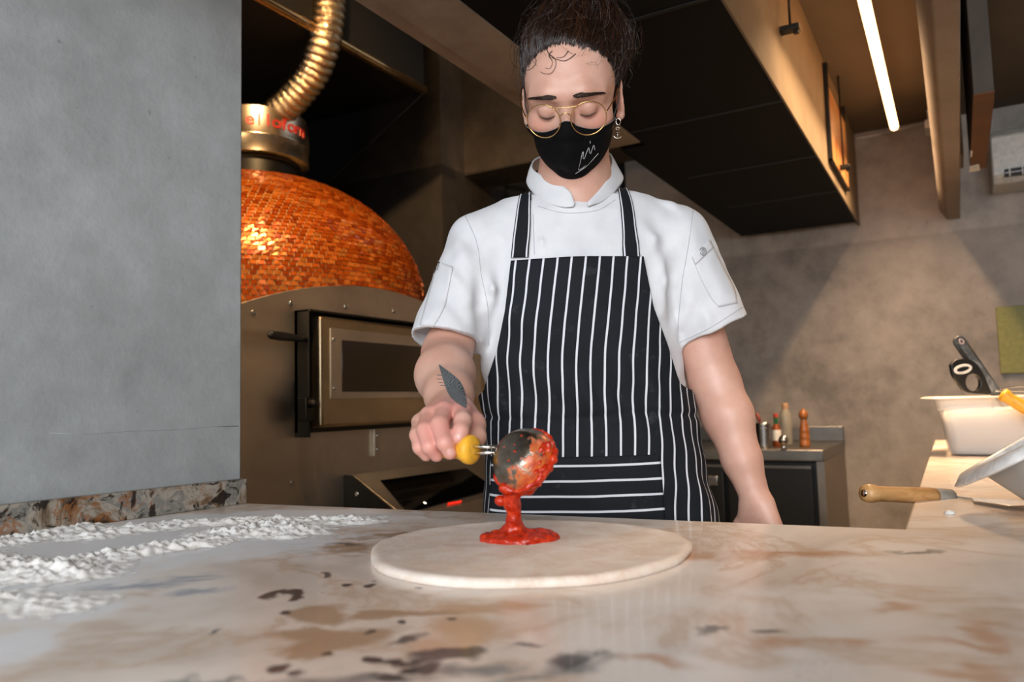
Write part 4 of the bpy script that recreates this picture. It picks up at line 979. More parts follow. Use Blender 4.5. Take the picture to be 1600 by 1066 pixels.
t.col(t.ramp(t.noise(18, 4), [(.3, 'd2d3d6'), (.7, 'dfe0e2')])); t.bump(t.math('ADD', t.noise(900, 2), t.math('MULTIPLY', t.noise(60, 4, .6), 1.4)), .0007, .35); M['cotton'] = t.m
jacket = np_obj('chef_jacket', JV, JQ, M['cotton'], chef, 2)
def rs(c, n):
    c = np.array(c, float); d = np.r_[0, np.cumsum(np.linalg.norm(np.diff(c, axis=0), axis=1))]; s = np.linspace(0, d[-1], n); return np.stack([np.interp(s, d, c[:, i]) for i in range(c.shape[1])], 1)
def curve2(c, n): return rs(spline(np.array([[x, y, 0.] for x, y in c]), 12), n)[:, :2]
def patch(name, bv, ca_, cb2, n, m, off, mat, parent, solid=.001, uvw=1.0):
    A_, B_ = curve2(ca_, n), curve2(cb2, n); rows = []; uv = []; last = None
    for i in range(n):
        r = []
        for j in range(m+1):
            x, y = A_[i]*(1-j/m)+B_[i]*j/m; p, nn = cast(bv, x, y)
            if p is None: p = last if last is not None else P(x, y, 1.25); nn = -FW
            if nn.dot(FW) > 0: nn = -nn
            last = p; r.append(p+nn*off); uv.append((j/m*uvw, i/(n-1)))
        rows.append(r)
    return obj(name, MB().grid(rows), mat, parent, smooth=True, solid=solid, uv=uv)
# sleeve patch pockets and their emblem, seams and hems
patch('sleeve_pocket', JB, [(684, 408), (676, 440), (665, 480), (657, 508)], [(708, 418), (702, 450), (694, 482), (678, 511)], 20, 8, .0016, M['cotton'], jacket)
pk2 = patch('sleeve_pocket', JB, [(1081, 402), (1092, 430), (1108, 462), (1122, 480)], [(1108, 374), (1128, 415), (1146, 450), (1151, 474)], 20, 8, .0016, M['cotton'], jacket)
patch('pocket_flap', JB, [(1081, 402), (1086, 414)], [(1106, 375), (1113, 388)], 5, 8, .0032, M['cotton'], pk2)
mb = MB(); p_, n_ = cast(JB, 1097, 394)
mb = ringfaces(MB(), ell(p_-FW*.006, RT, UP, .0058, .0068), ell(p_-FW*.006, RT, UP, .0046, .0056), -FW*.0006); ringfaces(mb, ell(p_-FW*.006, RT, UP, .0022, .0040), ell(p_-FW*.006, RT, UP, .0014, .0030), -FW*.0006)
obj('emblem', mb, simple('grey_print', '77787c', .6), pk2)
M['thread'] = simple('seam_thread', 'b9bbc2', .8)
def stitch(name, bv, pts, mat, parent, r=.0006, off=.0006, n=60, dash=False):
    c = curve2(pts, n); out = []
    for x, y in c:
        p, nn = cast(bv, x, y)
        if p is not None: out.append(p-FW*off)
    if len(out) < 3: return None
    mb = MB()
    if dash:
        for i in range(0, len(out)-1, 2): mb.tube([out[i], out[i+1]], r, 5)
    else: mb.tube(out, r, 6)
    return obj(name, mb, mat, parent, smooth=True)
for pts in ([(727, 337), (745, 380), (752, 430), (762, 480), (764, 540)], [(645, 517), (690, 529), (748, 535)], [(1083, 326), (1076, 380), (1066, 440), (1060, 500), (1058, 535)], [(1062, 535), (1110, 512), (1163, 478)], [(833, 335), (834, 365), (835, 398)], [(840, 322), (870, 331), (900, 333), (935, 328), (962, 312)]):
    stitch('seam', JB, pts, M['thread'], jacket, .0005, .0004)
# standing collar
tp = [P(*a) for a in ((898, 319, 1.208), (888, 297, 1.214), (853, 278, 1.243), (832, 263, 1.280), (838, 248, 1.325), (870, 238, 1.352), (925, 234, 1.352), (952, 240, 1.320), (956, 256, 1.280), (946, 284, 1.235), (918, 317, 1.208))]
bt = [P(*a) for a in ((896, 323, 1.206), (880, 324, 1.210), (857, 318, 1.224), (834, 303, 1.252), (824, 280, 1.30), (850, 262, 1.365), (935, 255, 1.365), (972, 274, 1.30), (963, 297, 1.248), (941, 315, 1.222), (919, 322, 1.206))]
T_, B_ = rs(spline(tp, 10), 90), rs(spline(bt, 10), 90)
rows = [T_*(1-k)+B_*k+(T_-P(895, 285, 1.28))*[1, 1, 0]*.02*math.sin(PI*k) for k in (0, .12, .3, .5, .7, .88, 1)]
collar = obj('collar', MB().grid(rows), M['cotton'], jacket, smooth=True, solid=.0028, soff=0)
# ---- apron
TO = SDF(); TO.fn(torso, P(905, 600, 1.3), 9, .02)
def rad_at(z, th):  # surface point of the trunk at height z in direction th (0 = towards camera)
    i = lambda k: np.interp(z, _z, _t[k]); a, b = i(2), i(4); c_, s_ = abs(math.cos(th)), abs(math.sin(th))
    return 1/(((s_/a)**2.4+(c_/b)**2.4)**(1/2.4)), i(1), i(3)
OUT_L = [(395, 799), (403, 798), (480, 789), (540, 777), (600, 757), (625, 748)]; OUT_R = [(395, 1005), (403, 1006), (480, 1021), (540, 1043), (590, 1058), (625, 1072)]
def apron_pt(z, th, off):
    r, cu, cw = rad_at(z, th); y_ = (1.07-z)
    g = 0.0
    # belt crease, hanging folds at the right, soft ripples
    g += -.0035*math.exp(-((z-1.045-.004*math.sin(th*3))/.006)**2)
    low = min(1, max(0, (1.03-z)/.15))
    g += low*(.010*max(0, math.sin(th*9.0-1.2+(.95-z)*4))*max(0, min(1, (th-.55)/.5))+.004*math.sin(th*6+z*9)*.6+.006*max(0, math.sin(-th*8-1))*max(0, min(1, (-th-.8)/.4)))
    g += .0016*math.sin(th*5+z*31+math.sin(z*47))+.0011*math.sin(z*88+th*7+2)
    tw = math.exp(-((z-1.07)/.05)**2); g += .0018*tw*math.sin(th*23+z*20)
    r = r+off+g
    return CAM*[1, 1, 0]+RT*(cu+r*math.sin(th))+FW*(cw-r*math.cos(th))+UP*z
def pxy(p): c = CM@(p-CAM); return c[0]/c[2]*FPX+800, c[1]/c[2]*FPX+533
ths = np.linspace(-1.85, 1.85, 371)
z_top = None
def arow(z, off, lim=None):
    pts = np.array([apron_pt(z, th, off) for th in ths]); s = np.r_[0, np.cumsum(np.linalg.norm(np.diff(pts, axis=0), axis=1))]; s -= np.interp(0, ths, s)
    return pts, s
zt_ = P(903, 402, 1.185)[2]; z_lo = .52; NR = 130; NC = 110
zs_ = np.concatenate([np.linspace(zt_, .86, NR-18), np.linspace(.86, z_lo, 19)[1:]]); rows = []; uv = []
pocket_rows = []; puv = []
for z in zs_:
    pts, s = arow(z, .0095); xy = np.array([pxy(p) for p in pts]); ymid = np.interp(0, ths, xy[:, 1])
    if ymid < 600:
        xl = np.interp(ymid, [a for a, b in OUT_L], [b for a, b in OUT_L]); xr = np.interp(ymid, [a for a, b in OUT_R], [b for a, b in OUT_R])
        vis = np.argmax(xy[:, 0]), np.argmin(xy[:, 0]); m_ = slice(vis[1], vis[0]+1)
        sl = np.interp(xl, xy[m_, 0], s[m_]); sr = np.interp(xr, xy[m_, 0], s[m_]); last = (ymid, sl, sr)
    else:
        k = min(1, (ymid-last[0])/45); k = k*k*(3-2*k); sl = last[1]*(1-k)+s[0]*k; sr = last[2]*(1-k)+s[-1]*k
    q = np.linspace(sl, sr, NC); rows.append([np.array([np.interp(v, s, pts[:, i]) for i in range(3)]) for v in q]); uv += [(v+(zt_-z)*.125, z) for v in q]
    if 712 < ymid < 850 :
        m_ = (np.abs(ths) < 1.4); q = np.linspace(np.interp(766 if ymid > 760 else 768, xy[m_, 0], s[m_]), np.interp(1031+(ymid-712)*.08, xy[m_, 0], s[m_]), 60)
        pp2, ss2 = arow(z, .0112); pocket_rows.append([np.array([np.interp(v, ss2, pp2[:, i]) for i in range(3)]) for v in q]); puv += [(v, z) for v in q]
def stripe_mat(name, axis, period, phase, width, dark='15181d'):
    t = NT(name, .8, 0, dark, .25); uvn = t.new('ShaderNodeUVMap'); sx = t.new('ShaderNodeSeparateXYZ'); t.lk(uvn.outputs[0], sx.inputs[0])
    f = t.math('FRACT', t.math('ADD', t.math('DIVIDE', t.math('ADD', sx.outputs[axis], t.math('MULTIPLY', t.math('SUBTRACT', t.noise(9, 2), .5), .003)), period), phase))
    m_ = t.math('LESS_THAN', t.math('ABSOLUTE', t.math('SUBTRACT', f, .5)), width/2)
    dust = t.ramp(t.noise(30, 6, .7), [(.60, 0.), (.8, .16)])
    t.col(t.mix(m_, t.mix(dust, t.ramp(t.noise(12, 4), [(.3, dark), (.7, tuple_hex(dark, 1.25))]), '8a8c90'), 'd8dae0')); t.bump(t.noise(900, 2), .0004, .4); return t.m
M['apron'] = stripe_mat('pinstripe_apron', 0, .0222, .38, .15); M['pocket'] = stripe_mat('pinstripe_pocket', 1, .0232, .62, .15)
apron = obj('apron', MB().grid(rows), M['apron'], chef, smooth=True, uv=uv, solid=.0012)
obj('pocket', MB().grid(pocket_rows), M['pocket'], apron, smooth=True, uv=puv, solid=.0012)
t = NT('apron_strap', .8, 0, '15181d', .25); uvn = t.new('ShaderNodeUVMap'); sx = t.new('ShaderNodeSeparateXYZ'); t.lk(uvn.outputs[0], sx.inputs[0])
w1 = t.math('LESS_THAN', t.math('ABSOLUTE', t.math('SUBTRACT', t.math('ABSOLUTE', t.math('SUBTRACT', sx.outputs[0], .5)), .40)), .045); t.col(t.mix(w1, '15181d', 'd8dae0')); M['strap'] = t.m
patch('neck_strap', JB, [(800, 404), (805, 355), (811, 317), (820, 284), (827, 272)], [(827, 403), (829, 360), (830, 320), (830, 292), (834, 280)], 30, 6, .0045, M['strap'], apron, solid=.0014)
patch('neck_strap', JB, [(972, 406), (971, 360), (968, 322), (965, 296), (960, 275)], [(999, 406), (994, 360), (988, 325), (980, 298), (969, 272)], 30, 6, .0045, M['strap'], apron, solid=.0014)
# trousers and shoes, down to the floor behind the counter
TR = SDF(); hipz = .86
for sx in (-1, 1):
    hp_ = L(.115+sx*.085, 1.32, .84); kn = L(.115+sx*.10, 1.31, .47); an = L(.115+sx*.11, 1.34, .09)
    TR.chain([hp_, kn, an], [.088, .064, .052], .03)
TR.cone(L(.05, 1.32, .88), L(.18, 1.32, .88), .10, .10, .03); TR.fn(lambda X: .035-X[:, 2], L(0, 1.3, 0), 1, .004, 'i')
TV, TQ = TR.mesh(.008, *bounds([L(-.15, 1.15, 0), L(.4, 1.5, 1.0), L(-.15, 1.5, 0), L(.4, 1.15, 0)], .08), B=8)
np_obj('trousers', TV, TQ, simple('black_trousers', '17181a', .85), chef, 1)
for sx in (-1, 1):
    SH = SDF(); a = L(.115+sx*.11, 1.36, .045); b = L(.115+sx*.13, 1.20, .035); SH.cone(a, b, .043, .036, .01); SH.fn(lambda X: .001-X[:, 2], a, 1, .004, 'i')
    SV, SQ = SH.mesh(.006, *bounds([a, b], .07), B=8); np_obj('shoe', SV, SQ, M['black_rough'], chef, 1)

# ------------------------------------------------------------------ mask
HS = SDF(); HS.p = HEADP
mc = np.array([0, -.018, -.060])
def head_r(dirs):
    o = H(*mc); D_ = dirs@HR.T; lo_ = np.full(len(dirs), .02); hi_ = np.full(len(dirs), .14)
    for _ in range(18):
        mid = (lo_+hi_)/2; v = HS.ev(o+D_*mid[:, None]) < 0; lo_ = np.where(v, mid, lo_); hi_ = np.where(v, hi_, mid)
    return lo_
NA_, NB_ = 60, 34; rows = []
al = np.linspace(-1.42, 1.42, NA_)
for a in al:
    k = abs(a)/1.42; top_ = .40-.36*math.exp(-((abs(a)-.62)/.34)**2)*.30-.10*k+ .04*math.exp(-(a/.17)**2)
    bot_ = -1.02+.92*k**2.0
    be = np.linspace(top_, bot_, NB_); dirs = np.array([[math.sin(a)*math.cos(b), -math.cos(a)*math.cos(b), math.sin(b)] for b in be]); r = head_r(dirs)
    ex = 1/np.sqrt((dirs[:, 0]/.063)**2+(dirs[:, 1]/.086)**2+(dirs[:, 2]/.066)**2)
    ex = ex+.010*math.exp(-(a/.16)**2)*np.clip(1-abs(be+.15)/.7, 0, 1)
    kk = .004; rr_ = r+.0034; d_ = ex-rr_; h_ = np.clip(.5+.5*d_/kk, 0, 1); rad = ex*h_+rr_*(1-h_)+kk*h_*(1-h_)
    # the free cloth hangs straight from nose to chin; towards the edges it lies on the skin
    e_ = np.minimum(1, np.minimum(be-bot_, top_-be)/.22+.0); e_ = np.clip(e_, 0, 1)
    rad = np.where(be > top_-.22, rr_*(1-e_)+rad*e_, rad); rad = np.maximum(rad, rr_)
    rows.append([H(*(mc+dirs[i]*rad[i])) for i in range(NB_)])
mv = np.array(rows); 
for _ in range(1): mv[1:-1, 1:-1] = mv[1:-1, 1:-1]*.5+.125*(mv[:-2, 1:-1]+mv[2:, 1:-1]+mv[1:-1, :-2]+mv[1:-1, 2:])
t = NT('black_mask_cloth', .85, 0, '060607', .15); t.bump(t.noise(700, 2), .0004, .5); M['mask'] = t.m
mbk = MB().grid([list(r) for r in mv]); mask = obj('face_mask', mbk, M['mask'], chef, smooth=True, solid=.0016)
MBV = BVHTree.FromPolygons([tuple(v) for v in mbk.v], mbk.f)
M['pale_thread'] = simple('pale_overlock_thread', '8d8b86', .8)
def dashes(line, r, step=1):
    mb = MB(); L_ = rs(line, int(len(line)*3))
    for i in range(0, len(L_)-1, 2): mb.tube([L_[i], L_[i+1]], r*random.uniform(.7, 1.2), 5)
    return mb
obj('edge_stitching', dashes(mv[:, 0]-FW*.001, .0006), M['pale_thread'], mask, smooth=True)
obj('edge_stitching', dashes(mv[:, -1]-FW*.0005, .0005), M['pale_thread'], mask, smooth=True)
Z1 = lambda pts: [(770+x/3.554, y/3.554) for x, y in pts]
M['print'] = simple('white_mask_print', 'c9c9c9', .6)
mb = MB()
for pts in ([(458, 968), (520, 925), (585, 855)], [(474, 946), (486, 900), (497, 852), (503, 848), (500, 880), (507, 886)], [(507, 886), (528, 830), (534, 826), (536, 850), (543, 856)], [(543, 856), (558, 812), (562, 815), (566, 836)], [(474, 946), (492, 940), (515, 920)], [(538, 786), (541, 792), (538, 800)]):
    c = curve2(Z1(pts), 22); o_ = [cast(MBV, x, y)[0] for x, y in c]; o_ = [p-FW*.0024 for p in o_ if p is not None]
    if len(o_) > 2: mb.tube(o_, .00042, 6)
obj('mask_signature', mb, M['print'], mask)
# ear loops
for sx in (-1, 1):
    e0 = mv[-1 if sx > 0 else 0, 2]; e1 = mv[-1 if sx > 0 else 0, -3]
    tpn = H(sx*.076, .006, .012); bk = H(sx*.080, .022, -.018); bt_ = H(sx*.070, .010, -.052)
    obj('ear_loop', MB().tube(spline([e0, (e0+tpn)/2+HR@np.array([sx*.004, 0, 0]), tpn, bk, bt_, e1], 8), .0011, 8), M['black_plastic'], mask, smooth=True)
# ------------------------------------------------------------------ brows, lashes
def brow(sx):
    mb = MB()
    for i in range(330):
        s = random.random(); x = sx*(.012+s*.043); y = -.0985+.6*max(0, s-.25)*.030; z = .0150+.0022*math.sin(s*PI*.8)-.0045*s+random.uniform(-.0042, .0042)*(1.1-s*.8)*min(1, .3+s*4)
        o = H(x, -.13, z); dd_ = HR@np.array([0, 1, 0.]); r = BV.ray_cast(Vector(o), Vector(dd_))
        if r[0] is None: continue
        p = np.array(r[0])-dd_*.0004; tdir = HR@np.array([sx*.0055, .0018*s*2, .0016*(1-s)-.0012*s]); q = p+tdir-dd_*.0006
        mb.tube([p, (p+q)/2-dd_*.0003, q], [.00032, .0003, .0001], 4)
    return mb
M['brow'] = simple('brow_hair', '3a271d', .6)
for sx in (-1, 1): obj('eyebrow', brow(sx), M['brow'], skin, smooth=True)
def onface(x, z, lift=.0): 
    o = H(x, -.14, z); dd_ = HR@np.array([0, 1, 0.]); r = BV.ray_cast(Vector(o), Vector(dd_)); return np.array(r[0])-dd_*lift
for sx in (-1, 1):
    c = [onface(sx*(.0190+.0245*k), -.0165-.0030*math.sin(PI*k)+.0010*k, .0004) for k in np.linspace(0, 1, 14)]
    obj('eyelash_line', MB().tube(c, [.0004+.0010*math.sin(PI*k) for k in np.linspace(0, 1, 14)], 6), M['brow'], skin, smooth=True)
    c = [onface(sx*(.0185+.0265*k), -.0015+.0032*math.sin(PI*k)-.001*k, .0000) for k in np.linspace(0, 1, 14)]
    obj('lid_crease', MB().tube(c, .00035, 6), simple('lid_crease_shade', '8a5644', .6), skin, smooth=True)  # dark brown line: shade of the lid fold put in as colour
# ------------------------------------------------------------------ glasses
gl = thing('round_glasses', 'thin gold wire round glasses worn by the chef above the mask', 'glasses', H(0, -.11, -.014))
def GL(x, y, z): return H(x, y, z)
gy = -.1095
mbs = []
for sx in (-1, 1):
    cx_, cz_ = sx*.0340, -.0175
    ring = [GL(cx_+.0262*math.cos(a), gy+.012*(abs(cx_+.0262*math.cos(a))/.055)**2, cz_+.0248*math.sin(a)) for a in np.linspace(0, 2*PI, 49)]
    rim = obj('rim', MB().tube(ring, .00085, 8, cap=False), M['gold_wire'], gl, smooth=True)
    t = NT('lens_glass', .0, 0, 'ffffff'); t.b.inputs['Transmission Weight'].default_value = 1; t.b.inputs['IOR'].default_value = 1.02; t.b.inputs['Alpha'].default_value = .12
    M['lens'] = t.m
    lr = ring[:-1]; cc_ = sum(lr)/len(lr); obj('lens', MB().add([cc_]+lr, [(0, i+1, (i+1) % 48+1) for i in range(48)]), M['lens'], rim, smooth=True)
    hinge = GL(cx_+sx*.0262, gy+.010, cz_+.006)
    obj('temple', MB().tube(spline([hinge, GL(sx*.066, gy+.022, cz_+.012), GL(sx*.0765, -.045, .004), GL(sx*.0785, -.006, .012), GL(sx*.076, .02, .004)], 8), .0010, 8), M['gold_wire'], gl, smooth=True)
    obj('nose_pad', MB().lathe([(.0005, 0), (.0026, .0008), (.0026, .0016), (.0005, .0024)], GL(sx*.0095, gy+.006, cz_-.006), HR@np.array([sx, -.6, 0]), 12), M['lens'], gl, smooth=True)
obj('bridge', MB().tube(spline([GL(-.0075, gy, -.010), GL(-.003, gy-.0015, -.0065), GL(.003, gy-.0015, -.0065), GL(.0075, gy, -.010)], 6), .0009, 8), M['gold_wire'], gl, smooth=True)
obj('brow_bar', MB().tube(spline([GL(-.020, gy+.001, .0028), GL(-.008, gy-.001, .0022), GL(.008, gy-.001, .0022), GL(.020, gy+.001, .0028)], 6), .0007, 8), M['gold_wire'], gl, smooth=True)
# anchor earring
ep = P(966, 197, 1.205)
er = thing('anchor_earring', 'small silver anchor earring hanging from the ear on the right of the picture', 'earring', ep-[0, 0, .03])
k_ = 1.205/FPX
def E_(x, y): return P(x, y, 1.195)
obj('hoop', MB().tube([E_(966+3.6*math.cos(a), 190+5*math.sin(a)) for a in np.linspace(0, 2*PI, 24)], .0008, 8), M['polished'], er, smooth=True)
obj('anchor', MB().tube([E_(965, 201+2.2), E_(965, 216)], .0007, 8).tube([E_(961.5, 207), E_(968.5, 207)], .0006, 8).tube([E_(965+6.5*math.sin(a), 210.5+5.5*math.cos(a)) for a in np.linspace(-1.35, 1.35, 16)], .0008, 8).tube([E_(965+2.4*math.cos(a), 201+2.2*math.sin(a)) for a in np.linspace(0, 2*PI, 16)], .0005, 6), M['polished'], er, smooth=True)
# ------------------------------------------------------------------ hair
HA = SDF()
def ha(c, r, k=.02, op='u'): HA.ell(H(*c), r, HR, k, op)
ha((0, .020, .034), (.0780, .098, .086)); ha((.040, .060, .055), (.056, .062, .062)); ha((.012, .045, .100), (.058, .058, .050)); ha((-.030, .030, .070), (.044, .06, .046))
def hairline(X):  # negative where hair may grow
    v = (X-HC)@HR; x, y, z = v[:, 0], v[:, 1], v[:, 2]
    f = -((z-.070+.22*np.abs(x)+.006*np.sin(x*70))+1.55*(y+.060)-4.0*np.maximum(np.abs(x)-.058, 0)*.0)/1.85
    return np.maximum(f, -(z+.045))
HA.fn(hairline, HC, .3, .010, 'i')
def hw(X):
    v = (X-HC)@HR; bn = np.array([.25, .62, .72]); bn = bn/np.linalg.norm(bn); e1_ = _n(np.cross(bn, [0, 0, 1.])); e2_ = np.cross(bn, e1_); v = v-[0, .02, .03]; a = np.arctan2(v@e1_, v@e2_); s_ = v@bn; k_f = np.clip(-hairline(X)/.022, 0, 1)**1.5; return k_f*(-.0016*np.sin(a*33+s_*40)-.0012*np.sin(a*61-s_*60)-.0008*np.sin(a*120+s_*90))
HA.disp = hw
HV, HQ = HA.mesh(.0028, *bounds([HC], .165)); HBV = bvh_of(HV, HQ)
t = NT('dark_hair', .28, 0, '17100c', .6); t.b.inputs['Anisotropic'].default_value = .5
g = t.new('ShaderNodeNewGeometry'); t.col(t.ramp(g.outputs['Random Per Island'], [(0, '150d09'), (.6, '22150e'), (1., '4a2d1c')])); M['hair'] = t.m
hair = np_obj('hair', HV, HQ, M['hair'], chef, 0)
mb = MB(); bun = _n(np.array([.25, .62, .72]))
def strand(d0, d1, lift, r0, n=9, wob=.0, skin_ok=False):
    pts = []; ph1, ph2 = random.uniform(0, 6), random.uniform(0, 6)
    for i in range(n):
        k = i/(n-1); d = _n(d0*(1-k)+d1*k+np.array([wob*math.sin(ph1+k*5), wob*math.cos(ph2+k*4), wob*math.sin(ph2+k*6)])*k)
        o = H(*(np.array([0, .02, .03])+d*.2)); r = HBV.ray_cast(Vector(o), Vector(HR@(-d)))
        if r[0] is None or r[3] > .145:
            if not skin_ok or len(pts) > 2: continue
            r = BV.ray_cast(Vector(o), Vector(HR@(-d)))
        if r[0] is None: continue
        pts.append(np.array(r[0])+(HR@d)*(lift*math.sin(PI*min(k*1.2, 1)*.6)))
    if len(pts) > 3: mb.tube(pts, [r0*(1-.6*i/(len(pts)-1)) for i in range(len(pts))], 4, cap=False)
for i in range(2600):
    a = random.uniform(-2.0, 2.0); e = random.uniform(.15, 1.0) if abs(a) < 1.2 else random.uniform(-.35, .9)
    d0 = np.array([math.sin(a)*math.cos(e), -math.cos(a)*math.cos(e), math.sin(e)]); d1 = _n(bun+RNG.normal(0, .13, 3))
    strand(d0, d1, random.uniform(.0005, .0045), random.uniform(.0003, .0006), wob=.025)
def front_e(a):
    for e in np.linspace(-.5, 1.2, 120):
        d = np.array([math.sin(a)*math.cos(e), -math.cos(a)*math.cos(e), math.sin(e)]); o = H(*(np.array([0, .02, .03])+d*.2)); r = HBV.ray_cast(Vector(o), Vector(HR@(-d)))
        if r[0] is not None and r[3] < .135: return e
    return 1.0
for i in range(900):
    a = random.uniform(-1.75, 1.75); e = front_e(a)-min(.09, abs(random.gauss(0, .045))); d0 = np.array([math.sin(a)*math.cos(e), -math.cos(a)*math.cos(e), math.sin(e)])
    strand(d0, _n(bun+RNG.normal(0, .10, 3)), random.uniform(.0006, .0035), random.uniform(.00022, .0004), n=12, wob=.03, skin_ok=True)
for i in range(170):
    a = random.uniform(-2.3, 2.3); e = random.uniform(-.1, 1.3); d0 = np.array([math.sin(a)*math.cos(e), -math.cos(a)*math.cos(e), math.sin(e)])
    d1 = _n(d0+RNG.normal(0, .45, 3)+np.array([.1, .2, .1])); strand(d0, d1, random.uniform(.008, .024), random.uniform(.0002, .00034), wob=.16)
obj('hair_strands', mb, M['hair'], hair, smooth=True)
for pts in ([(240, 262), (222, 300), (240, 340), (225, 375), (190, 392), (178, 380)], [(300, 275), (310, 300), (345, 330), (348, 370), (325, 408), (290, 412), (262, 400)], [(330, 285), (310, 310), (330, 345), (318, 380), (290, 380)], [(460, 300), (430, 325), (395, 340), (350, 330), (318, 318), (312, 300)], [(200, 265), (185, 300), (190, 340), (180, 370)], [(420, 285), (390, 318), (350, 322)], [(250, 270), (245, 300), (215, 340), (206, 360)], [(150, 240), (140, 290), (128, 350), (140, 420)], [(170, 215), (135, 235), (118, 290), (130, 330)], [(690, 330), (700, 380), (712, 430), (705, 480)], [(760, 380), (775, 420), (750, 470), (765, 490)], [(800, 180), (815, 240), (805, 290), (825, 300)]):
    c = curve2(Z1(pts), 26); o_ = []
    for x, y in c:
        p, nn = cast(BV, x, y); o_.append(p-FW*.0018 if p is not None else P(x, y, 1.19))
    for k in range(1, len(o_)):
        if np.linalg.norm(o_[k]-o_[k-1]) > .02: o_[k] = o_[k-1]
    obj('loose_curl', MB().tube(o_, [.0006*(1-.6*i/25) for i in range(26)], 5), M['hair'], hair, smooth=True)
# tattoo on the forearm, fingernails
t = NT('tattoo_ink', .5, 0, '3d4a4e'); w_ = t.new('ShaderNodeTexWave'); w_.inputs['Scale'].default_value = 110; w_.inputs['Distortion'].default_value = 9; w_.inputs['Detail'].default_value = 2; t.lk(t.co(), w_.inputs['Vector'])
t.col(t.ramp(w_.outputs[0], [(.2, '3f4a4e'), (.6, '5a6568'), (.9, '7d7875')])); M['ink'] = t.m
Z8 = lambda pts: [(620+x/4.844, 520+y/4.844) for x, y in pts]
patch('tattoo', BV, Z8([(318, 246), (345, 340), (375, 430), (400, 480), (450, 530), (515, 570)]), Z8([(322, 242), (400, 300), (470, 360), (505, 420), (525, 500), (528, 566)]), 24, 10, .0005, M['ink'], skin, solid=0)
mb = MB()
for a, b in (((300, 318), (345, 325)), ((300, 350), (352, 352)), ((310, 378), (358, 378)), ((325, 398), (368, 400))):
    p0, p1 = [cast(BV, *Z8([q])[0])[0] for q in (a, b)]; mb.tube([p0-FW*.0001, (p0+p1)/2-FW*.0002, p1-FW*.0001], [.0008, .0024, .0012], 6, flat=.3)
obj('tattoo_leaves', mb, M['ink'], skin, smooth=True)
t = NT('fingernail', .25, 0, 'e2aea3'); M['nail'] = t.m
for (x, y, rx, ry) in ((717, 682, 5.6, 6.2), (704, 706.5, 6.0, 5.6)):
    p, nn = cast(BV, x, y)
    if p is None: continue
    mb = MB(); rows = []
    for i in range(7):
        r = []
        for k in range(20):
            a = 2*PI*k/20; f = i/6; q, n2_ = cast(BV, x+rx*f*math.cos(a)*(abs(math.cos(a))**-.15 if abs(math.cos(a)) > .05 else 1), y+ry*f*math.sin(a))
            q = q if q is not None else p; r.append(q-FW*(.0007*(1-f**3)))
        rows.append(r)
    obj('fingernail', mb.grid(rows, closed=True), M['nail'], skin, smooth=True)
# ------------------------------------------------------------------ ladle
g0_, g1_ = P(688, 699, .964), P(738, 703, .936); gd = g1_-g0_
ld = thing('sauce_ladle', 'steel ladle with yellow handle held by the chef, tipped and smeared with red sauce', 'ladle', P(820, 720, .93))
prof_l = [(-.55, .008), (-.5, .0125), (-.1, .0135), (.3, .0130), (.52, .0125), (.60, .0128), (.74, .0150), (.86, .0178), (.97, .0180), (1.03, .0165), (1.06, .010)]
obj('handle', MB().tube([g0_+gd*a for a, r in prof_l], [r for a, r in prof_l], 28), M['yellow'], ld, smooth=True)
def ladle_mat():
    t = NT('sauce_smeared_steel', .3, 1, 'a89f92'); d = t.new('ShaderNodeVectorMath', operation='DOT_PRODUCT'); dv_ = _n(RT*.8-UP*.62); t.lk(t.co(), d.inputs[0]); d.inputs[1].default_value = tuple(dv_)
    m = t.math('ADD', t.math('MULTIPLY', t.math('SUBTRACT', d.outputs['Value'], float(P(822, 715, .91)@dv_)), 22), t.math('MULTIPLY', t.math('SUBTRACT', t.noise(55, 5, .65), .5), 2.2))
    f = t.ramp(m, [(.02, 0.), (.12, .85), (.5, 1.)]); n = t.noise(90, 5)
    t.col(t.mix(f, t.ramp(n, [(.3, '857b6e'), (.7, 'a89f92')]), t.ramp(n, [(.35, 'b8340f'), (.7, 'd9772f')]))); t.lk(t.math('SUBTRACT', 1.0, f), t.b.inputs['Metallic'])
    t.bump(t.math('ADD', f, n), .0008, .4); return t.m
rim_c = P(821, 721, .925); ax_l = _n(-RT*.50-FW*.62+UP*.52); RB, HB = .0405, .030
base_c = rim_c+ax_l*HB
pl0 = g1_+gd*.02
for s_ in (-1, 1):
    a = pl0+UP*s_*.0042-FW*.002*s_; b = P(778, 703+ -s_*4.0, .930); obj('shaft_rod', MB().tube([a, a*.5+b*.5, b], .0024, 10), M['polished'], ld, smooth=True)
bowlp = [(.0001, HB), (.020, HB), (.0235, HB-.0008), (.0275, HB-.003), (.0325, HB-.0085), (.037, HB-.016), (.0395, HB-.023), (RB, 0.), (RB+.0018, -.0008), (RB+.0008, -.002), (RB-.0012, -.001), (.038, .008), (.034, .016), (.026, .025), (.018, .0275), (.0001, .028)]
obj('bowl', MB().lathe(bowlp, rim_c, ax_l, 56, closed=False), ladle_mat(), ld, smooth=True)
